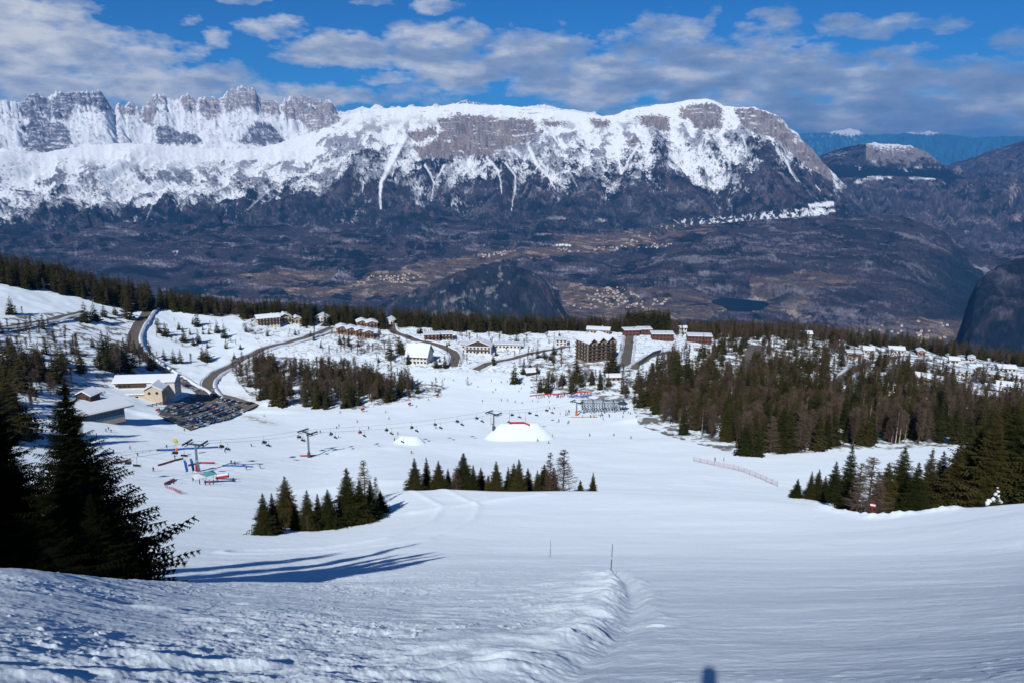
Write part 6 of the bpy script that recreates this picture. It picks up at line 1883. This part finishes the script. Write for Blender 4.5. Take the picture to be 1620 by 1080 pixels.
def car(X, Y, ang, ci, label, group):
    nm, hb, suv = CARS[ci]
    big = random.random() < .4
    bd, gl = suv if big else hb
    L = 4.7 if big else 4.3
    z = float(height_xy(np.array(X), np.array(Y))) + .34
    rt = empty('parked_car', (X, Y, z), ang); tag(rt, label, 'car', group)
    link('body', bd, rt); link('glasshouse', gl, rt)
    for sx in (-.31, .31):
        for sy in (-.83, .83): link('wheel', WHEEL, rt, (sx * L, sy, .33))
    for sy in (-.6, .6): link('headlight', LAMP, rt, (L / 2 + .01, sy, .68))


def car_row(p0, p1, step, group, tail, skip=.08, rot=math.pi / 2):
    W_ = wpoly_h([p0, p1]); a_, b_ = np.array(W_[0]), np.array(W_[1])
    d = b_ - a_; L = np.hypot(*d); n = int(L / step)
    ang = math.atan2(d[1], d[0]) + rot
    for i in range(n + 1):
        if random.random() < skip + .06: continue
        q = a_ + d * i / max(1, n)
        ci = random.choice([0, 0, 1, 1, 2, 3, 4, 4, 6, 7, 2, 0])
        car(q[0], q[1], ang + random.uniform(-.04, .04) + (math.pi if random.random() < .5 else 0), ci, '%s car %s' % (CARS[ci][0], tail), '%s cars %s' % (CARS[ci][0], group))


car_row((257, 653), (304, 628), 2.7, 'in the upper row of the parking place', 'in the upper row of the parking place beside the hotel')
car_row((274, 655), (318, 638), 2.7, 'in the left block of the parking place', 'in the left block of the parking place')
car_row((281, 660), (352, 634), 2.7, 'in the middle block of the parking place', 'in the middle block of the parking place')
car_row((290, 666), (364, 640), 2.7, 'in the middle block of the parking place', 'in the middle block of the parking place')
car_row((306, 670), (376, 646), 2.7, 'in the lower block of the parking place', 'in the lower block of the parking place')
car_row((340, 627), (398, 640), 2.9, 'along the upper right edge of the parking place', 'along the upper right edge of the parking place')
car_row((262, 662), (296, 676), 2.9, 'along the lower left edge of the parking place', 'along the lower left edge of the parking place')
car_row((312, 676), (388, 650), 5.4, 'along the lower right edge of the parking place', 'along the lower right edge of the parking place', rot=0)
car_row((288, 600), (308, 618), 2.9, 'behind the hotel in its shadow', 'parked behind the hotel in its shadow')
W_ = wpoly_h([(341, 647)])[0]
car(W_[0], W_[1], .9, 5, 'bright red car in the middle of the parking place', None)
W_ = wpoly_h([(340, 617), (610, 521), (648, 535), (1000, 543)])
for (q, t) in zip(W_, ('silver car on the road at the entrance of the parking place', 'car on the road above the row houses', 'car on the road behind the white building', 'car on the side road by the brick houses')):
    car(q[0], q[1], 1.0, 0 if 'silver' in t else 4, t, None)

# ------------------------------------------------------------------ nets, flags, signs, machines
def netline(pts, h, m, name, label, cat, group=None, post=3.0, gap=0.0, mesh_=True):
    W_ = wpoly_h(pts)
    P = []
    for i in range(len(W_) - 1):
        a_, b_ = np.array(W_[i]), np.array(W_[i + 1]); n = max(1, int(np.hypot(*(b_ - a_)) / post))
        P += [a_ + (b_ - a_) * k / n for k in range(n)]
    P.append(np.array(W_[-1]))
    Z_ = [float(height_xy(np.array(q[0]), np.array(q[1]))) for q in P]
    o0 = P[0]
    rt = empty(name, (o0[0], o0[1], Z_[0])); tag(rt, label, cat, group)
    b = MB()
    for i in range(len(P) - 1):
        p, q = P[i] - o0, P[i + 1] - o0; z0, z1 = Z_[i] - Z_[0], Z_[i + 1] - Z_[0]
        if mesh_:
            b.add([(p[0], p[1], z0 + gap), (q[0], q[1], z1 + gap), (q[0], q[1], z1 + h), (p[0], p[1], z0 + h)], [(0, 1, 2, 3)], m)
        else:
            for k in range(5):
                f0 = gap + (h - gap) * k / 4
                b.add([(p[0], p[1], z0 + f0), (q[0], q[1], z1 + f0), (q[0], q[1], z1 + f0 + .07), (p[0], p[1], z0 + f0 + .07)], [(0, 1, 2, 3)], m)
    b.build('net', rt)
    b = MB(); b.rod((0, 0, -.3), (0, 0, h + .15), .04, .04, m, 5); pm = b.mesh('post')
    for i in range(len(P)): link('post', pm, rt, (P[i][0] - o0[0], P[i][1] - o0[1], Z_[i] - Z_[0]))


netline([(148, 722), (180, 716)], 0.8, M_BLUE, 'safety_net', 'blue net at the left end of the long line across the slope', 'net', 'blue nets')
netline([(180, 718), (215, 717), (248, 714)], .9, M_STEEL, 'rope_fence', 'thin grey rope fence joining the two blue nets', 'rope fence', None, 3, .8)
netline([(248, 713), (290, 711), (345, 708)], 0.8, M_BLUE, 'safety_net', 'long blue net passing behind the left pylon', 'net', 'blue nets')
netline([(352, 737), (400, 739)], .55, M_BLUE, 'safety_net', 'short low blue net right of the event area', 'net', 'blue nets')
netline([(180, 734), (207, 727)], .6, M_RED, 'safety_net', 'short red net at the left of the slope', 'net', 'red nets')
netline([(250, 737), (270, 731), (290, 726)], .7, M_RED, 'safety_net', 'red net rising towards the blue flags', 'net', 'red nets')
netline([(298, 737), (318, 733), (340, 733)], .7, M_RED, 'safety_net', 'red net behind the foot of the left pylon', 'net', 'red nets')
netline([(475, 722), (500, 721)], .7, M_RED, 'safety_net', 'red net around the foot of the tall pylon', 'net', 'red nets')
netline([(838, 627), (870, 624), (905, 622), (936, 620)], .9, M_RED, 'crowd_fence', 'long red fence behind the crowd', 'fence', None, 3)
netline([(900, 628), (936, 626)], .7, M_BLUE, 'banner_fence', 'blue banner in front of the right half of the crowd', 'banner', None, 3)
netline([(903, 660), (945, 660)], .5, M_ORNG, 'banner_fence', 'orange banner below the lift terminal', 'banner', None, 3)
netline([(260, 767), (276, 759)], .7, M_RED, 'safety_net', 'short red board standing on the snow left of the tent', 'net', 'red nets')
netline([(262, 771), (275, 776), (287, 782)], .8, M_RED, 'safety_net', 'row of red frames lying below the short red board', 'net', 'red nets', 2, 0, False)
netline([(1097, 729), (1130, 736), (1160, 742), (1195, 754), (1230, 769)], 1.6, M_RED, 'safety_net', 'long thin red safety net along the right side of the piste', 'net', 'red nets', 4, .1, False)
netline([(778, 671), (808, 671), (838, 675)], 1.1, M_RED, 'board_fence', 'red board on the top edge of the big kicker', 'board')
for (x, y, hp, lb) in [(776, 672, 22, 'left thin pole on top of the big kicker'), (806, 668, 20, 'middle thin pole on top of the big kicker'), (831, 672, 22, 'right thin pole on top of the big kicker'), (966, 907, 47, 'tall dark marker pole at the head of the rut in the snow'), (870, 880, 26, 'thinner marker pole farther down the slope')]:
    p, zt = lift_pos(x, y, y - hp)
    rt = empty('marker_pole', tuple(p)); tag(rt, lb, 'pole', 'marker poles')
    h = zt - p.z; r0 = .028 if y > 860 else .07
    b = MB(); b.rod((0, 0, -.3), (0.02 * h, 0, h * .52), r0, r0, M_STEEL if y > 860 else M_RED if x != 806 else M_STEEL, 8); b.build('lower_pole', rt)
    b = MB(); b.rod((0.02 * h, 0, h * .52), (.03 * h, 0, h), r0 * .8, r0 * .6, M_STEEL if y > 860 else M_RED if x != 806 else M_STEEL, 8); b.build('upper_pole', rt)
    if y > 860:
        b = MB(); b.rod((0.02 * h, 0, h * .50), (.0215 * h, 0, h * .56), r0 * 1.25, r0 * 1.25, M_WPAN, 8); b.build('white_band', rt)
# flags
for (x, y, hp, lb, m) in [(295, 749, 22, 'left tall blue feather flag', M_BLUE), (305, 748, 24, 'right tall blue feather flag', M_BLUE), (314, 747, 20, 'pale feather flag beside the pylon foot', M_WPAN)]:
    p, zt = lift_pos(x, y, y - hp); h = zt - p.z
    rt = empty('feather_flag', tuple(p), -math.atan2(p.x, p.y) + .2); tag(rt, lb + ' in the event area', 'flag', 'feather flags')
    b = MB(); b.rod((0, 0, -.2), (-.5, 0, h), .04, .03, M_STEEL, 5); b.build('pole', rt)
    b = MB(); b.add([(0, .02, h * .12), (.7, .02, h * .15), (.45, .02, h * .8), (0, .02, h), (-.45, .02, h * .96)], [(0, 1, 2, 3, 4)], m); b.build('cloth', rt)
# balloons above the slope
X, Y, Z, _ = ground_px([280], [722]); p = Vector((X[0], Y[0], Z[0]))
rt = empty('flag_pole', tuple(p)); tag(rt, 'pole with yellow and orange streamers by the long blue net', 'flag pole')
b = MB(); b.rod((0, 0, -.2), (0, 0, 6.5), .05, .04, M_STEEL, 5); b.build('pole', rt)
b = MB(); b.sph((0, 0, 6.4), (.9, .5, .8), M_YEL); b.sph((.5, 0, 5.8), (.5, .4, .5), M_YEL); b.build('streamer', rt)
b = MB(); b.sph((.1, 0, 2.9), (.6, .4, .7), M_ORNG); b.build('streamer', rt)
# event tent and red panel
X, Y, Z, _ = ground_px([327], [764]); p = Vector((X[0], Y[0], Z[0]))
rt = empty('event_tent', tuple(p), -math.atan2(p.x, p.y) + .3); tag(rt, 'low event tent with teal and white roof amid a small crowd', 'tent')
for sx in (-3, 0, 3):
    for sy in (0, 3):
        b = MB(); b.rod((sx, sy, -.3), (sx, sy, 2.1), .05, .05, M_GALV, 5); b.build('leg', rt)
b = MB(); b.add([(-3.2, -.2, 2.1), (0, -.2, 2.1), (0, 3.2, 2.1), (-3.2, 3.2, 2.1), (-1.6, 1.5, 3.0)], [(0, 1, 4), (1, 2, 4), (2, 3, 4), (3, 0, 4)], M_WPAN); b.build('roof', rt)
b = MB(); b.add([(0.02, -.2, 2.1), (3.2, -.2, 2.1), (3.2, 3.2, 2.1), (.02, 3.2, 2.1), (1.6, 1.5, 3.0)], [(0, 1, 4), (1, 2, 4), (2, 3, 4), (3, 0, 4)], M_TEAL); b.build('roof', rt)
X, Y, Z, _ = ground_px([352], [758]); p = Vector((X[0], Y[0], Z[0]))
rt = empty('inflatable_wall', tuple(p), -math.atan2(p.x, p.y) - .6); tag(rt, 'red and white inflatable wall right of the event tent', 'inflatable')
b = MB(); b.rod((-2.2, 0, .3), (2.2, 0, 1.3), .35, .35, M_RED, 10); b.build('red_tube', rt)
b = MB(); b.rod((-2.0, .1, 1.0), (2.2, .1, 2.0), .33, .33, M_WPAN, 10); b.build('white_tube', rt)
# snow guns at the foot of the mixed wood
for (x, y, lb) in [(574, 651, 'leftmost red snow gun below the mixed wood'), (648, 642, 'middle red snow gun at the edge of the trees'), (692, 628, 'rightmost red snow gun by the small bare trees'), (250, 652, 'red snow gun at the corner of the parking place')]:
    X, Y, Z, _ = ground_px([x], [y]); p = (X[0], Y[0], Z[0])
    rt = empty('snow_gun', p, random.uniform(0, 1)); tag(rt, lb, 'snow gun', 'red snow guns')
    b = MB(); b.rod((-1.0, 0, 1.5), (1.0, 0, 2.0), .62, .75, M_REDP, 12); b.build('drum', rt)
    b = MB(); b.rod((0, 0, 0), (0, 0, 1.3), .12, .12, M_STEEL, 6); b.build('pivot', rt)
    for a_ in (0, 2.1, 4.2):
        b = MB(); b.rod((0, 0, .6), (1.1 * math.cos(a_), 1.1 * math.sin(a_), -.1), .07, .06, M_REDP, 5); b.build('leg', rt)
# red piste sign in the right-hand snow bank
p, zt = lift_pos(1379, 815, 794); h = zt - p.z
rt = empty('piste_sign', tuple(p), -math.atan2(p.x, p.y)); tag(rt, 'red piste sign with a white middle on a red post before the bare larch', 'sign')
b = MB(); b.rod((0, 0, -.4), (0, 0, h * .66), .10, .09, M_REDP, 8); b.build('post', rt)
b = MB(); b.rod((0, .04, h * .8), (0, -.02, h * .8), .5, .5, M_REDP, 20); pn = b.build('panel', rt)
b = MB(); b.box(-.42, -.06, h * .8 - .16, .42, -.022, h * .8 + .16, M_WPAN); b.build('white_bar', pn)
# the snow-laden sapling on the bank
a_s = float(px_az(1575, 790)); X, Y = 138.5 * math.sin(a_s), 138.5 * math.cos(a_s)
p = Vector((X, Y, float(height_xy(np.array(X), np.array(Y))) + .7)); h = 138.5 * float(tan_el(a_s, 769)) - p.z
rt = empty('snowy_sapling', tuple(p)); tag(rt, 'small sapling buried in white snow on the bank at the right', 'sapling')
V, F = spruce_np(h * .95, h * .45, 8, 6, 3, 900, droop=.5, twig=.45)
link('twigs', np_mesh('twigs', V, F, M_NEEDLE), rt)
b = MB(); rr_ = random.Random(4)
for (dx, dz, s) in [(0, .95, .22), (.1, .72, .34), (-.12, .5, .42), (.22, .42, .36), (-.35, .22, .5), (.3, .15, .5), (-.75, .05, .55), (0, .1, .6), (.7, 0, .5), (-1.1, -.05, .5)]:
    b.sph((dx * h * .45, rr_.uniform(-.2, .2), dz * h), (s * h * .30, s * h * .28, s * h * .24), M_SNOW, 10, 7)
me = b.mesh('snow_load', True)
for v in me.vertices:
    n_ = float(perlin(np.array(v.co.x * 2.5), np.array(v.co.z * 2.5 + v.co.y), 3))
    v.co.x += n_ * .12; v.co.z += n_ * .12
link('snow_load', me, rt)
finish_trees()
# ------------------------------------------------------------------ haze
hz = bpy.data.materials.new('haze_air'); hz.use_nodes = True
T = NT(hz.node_tree)
pv = T.n('ShaderNodeVolumePrincipled', ins={'Color': (.13, .42, .95, 1), 'Density': 2.8e-5, 'Anisotropy': 0.0})
T.t.links.new(pv.outputs[0], T.n('ShaderNodeOutputMaterial').inputs['Volume'])
zmin = float(min(ZN.min(), H.min())) - 1; zmax = float(max(ZN.max(), H.max())) + 60
bm = bmesh.new()
bmesh.ops.create_cube(bm, size=1)
for v in bm.verts:
    v.co.x *= 124000; v.co.y = v.co.y * 63000 + 29500; v.co.z = zmin if v.co.z < 0 else zmax
me = bpy.data.meshes.new('haze'); bm.to_mesh(me); bm.free(); me.materials.append(hz)
tag(link('haze', me), kind='stuff', label='thin blue air haze over the valley and mountains', cat='haze')
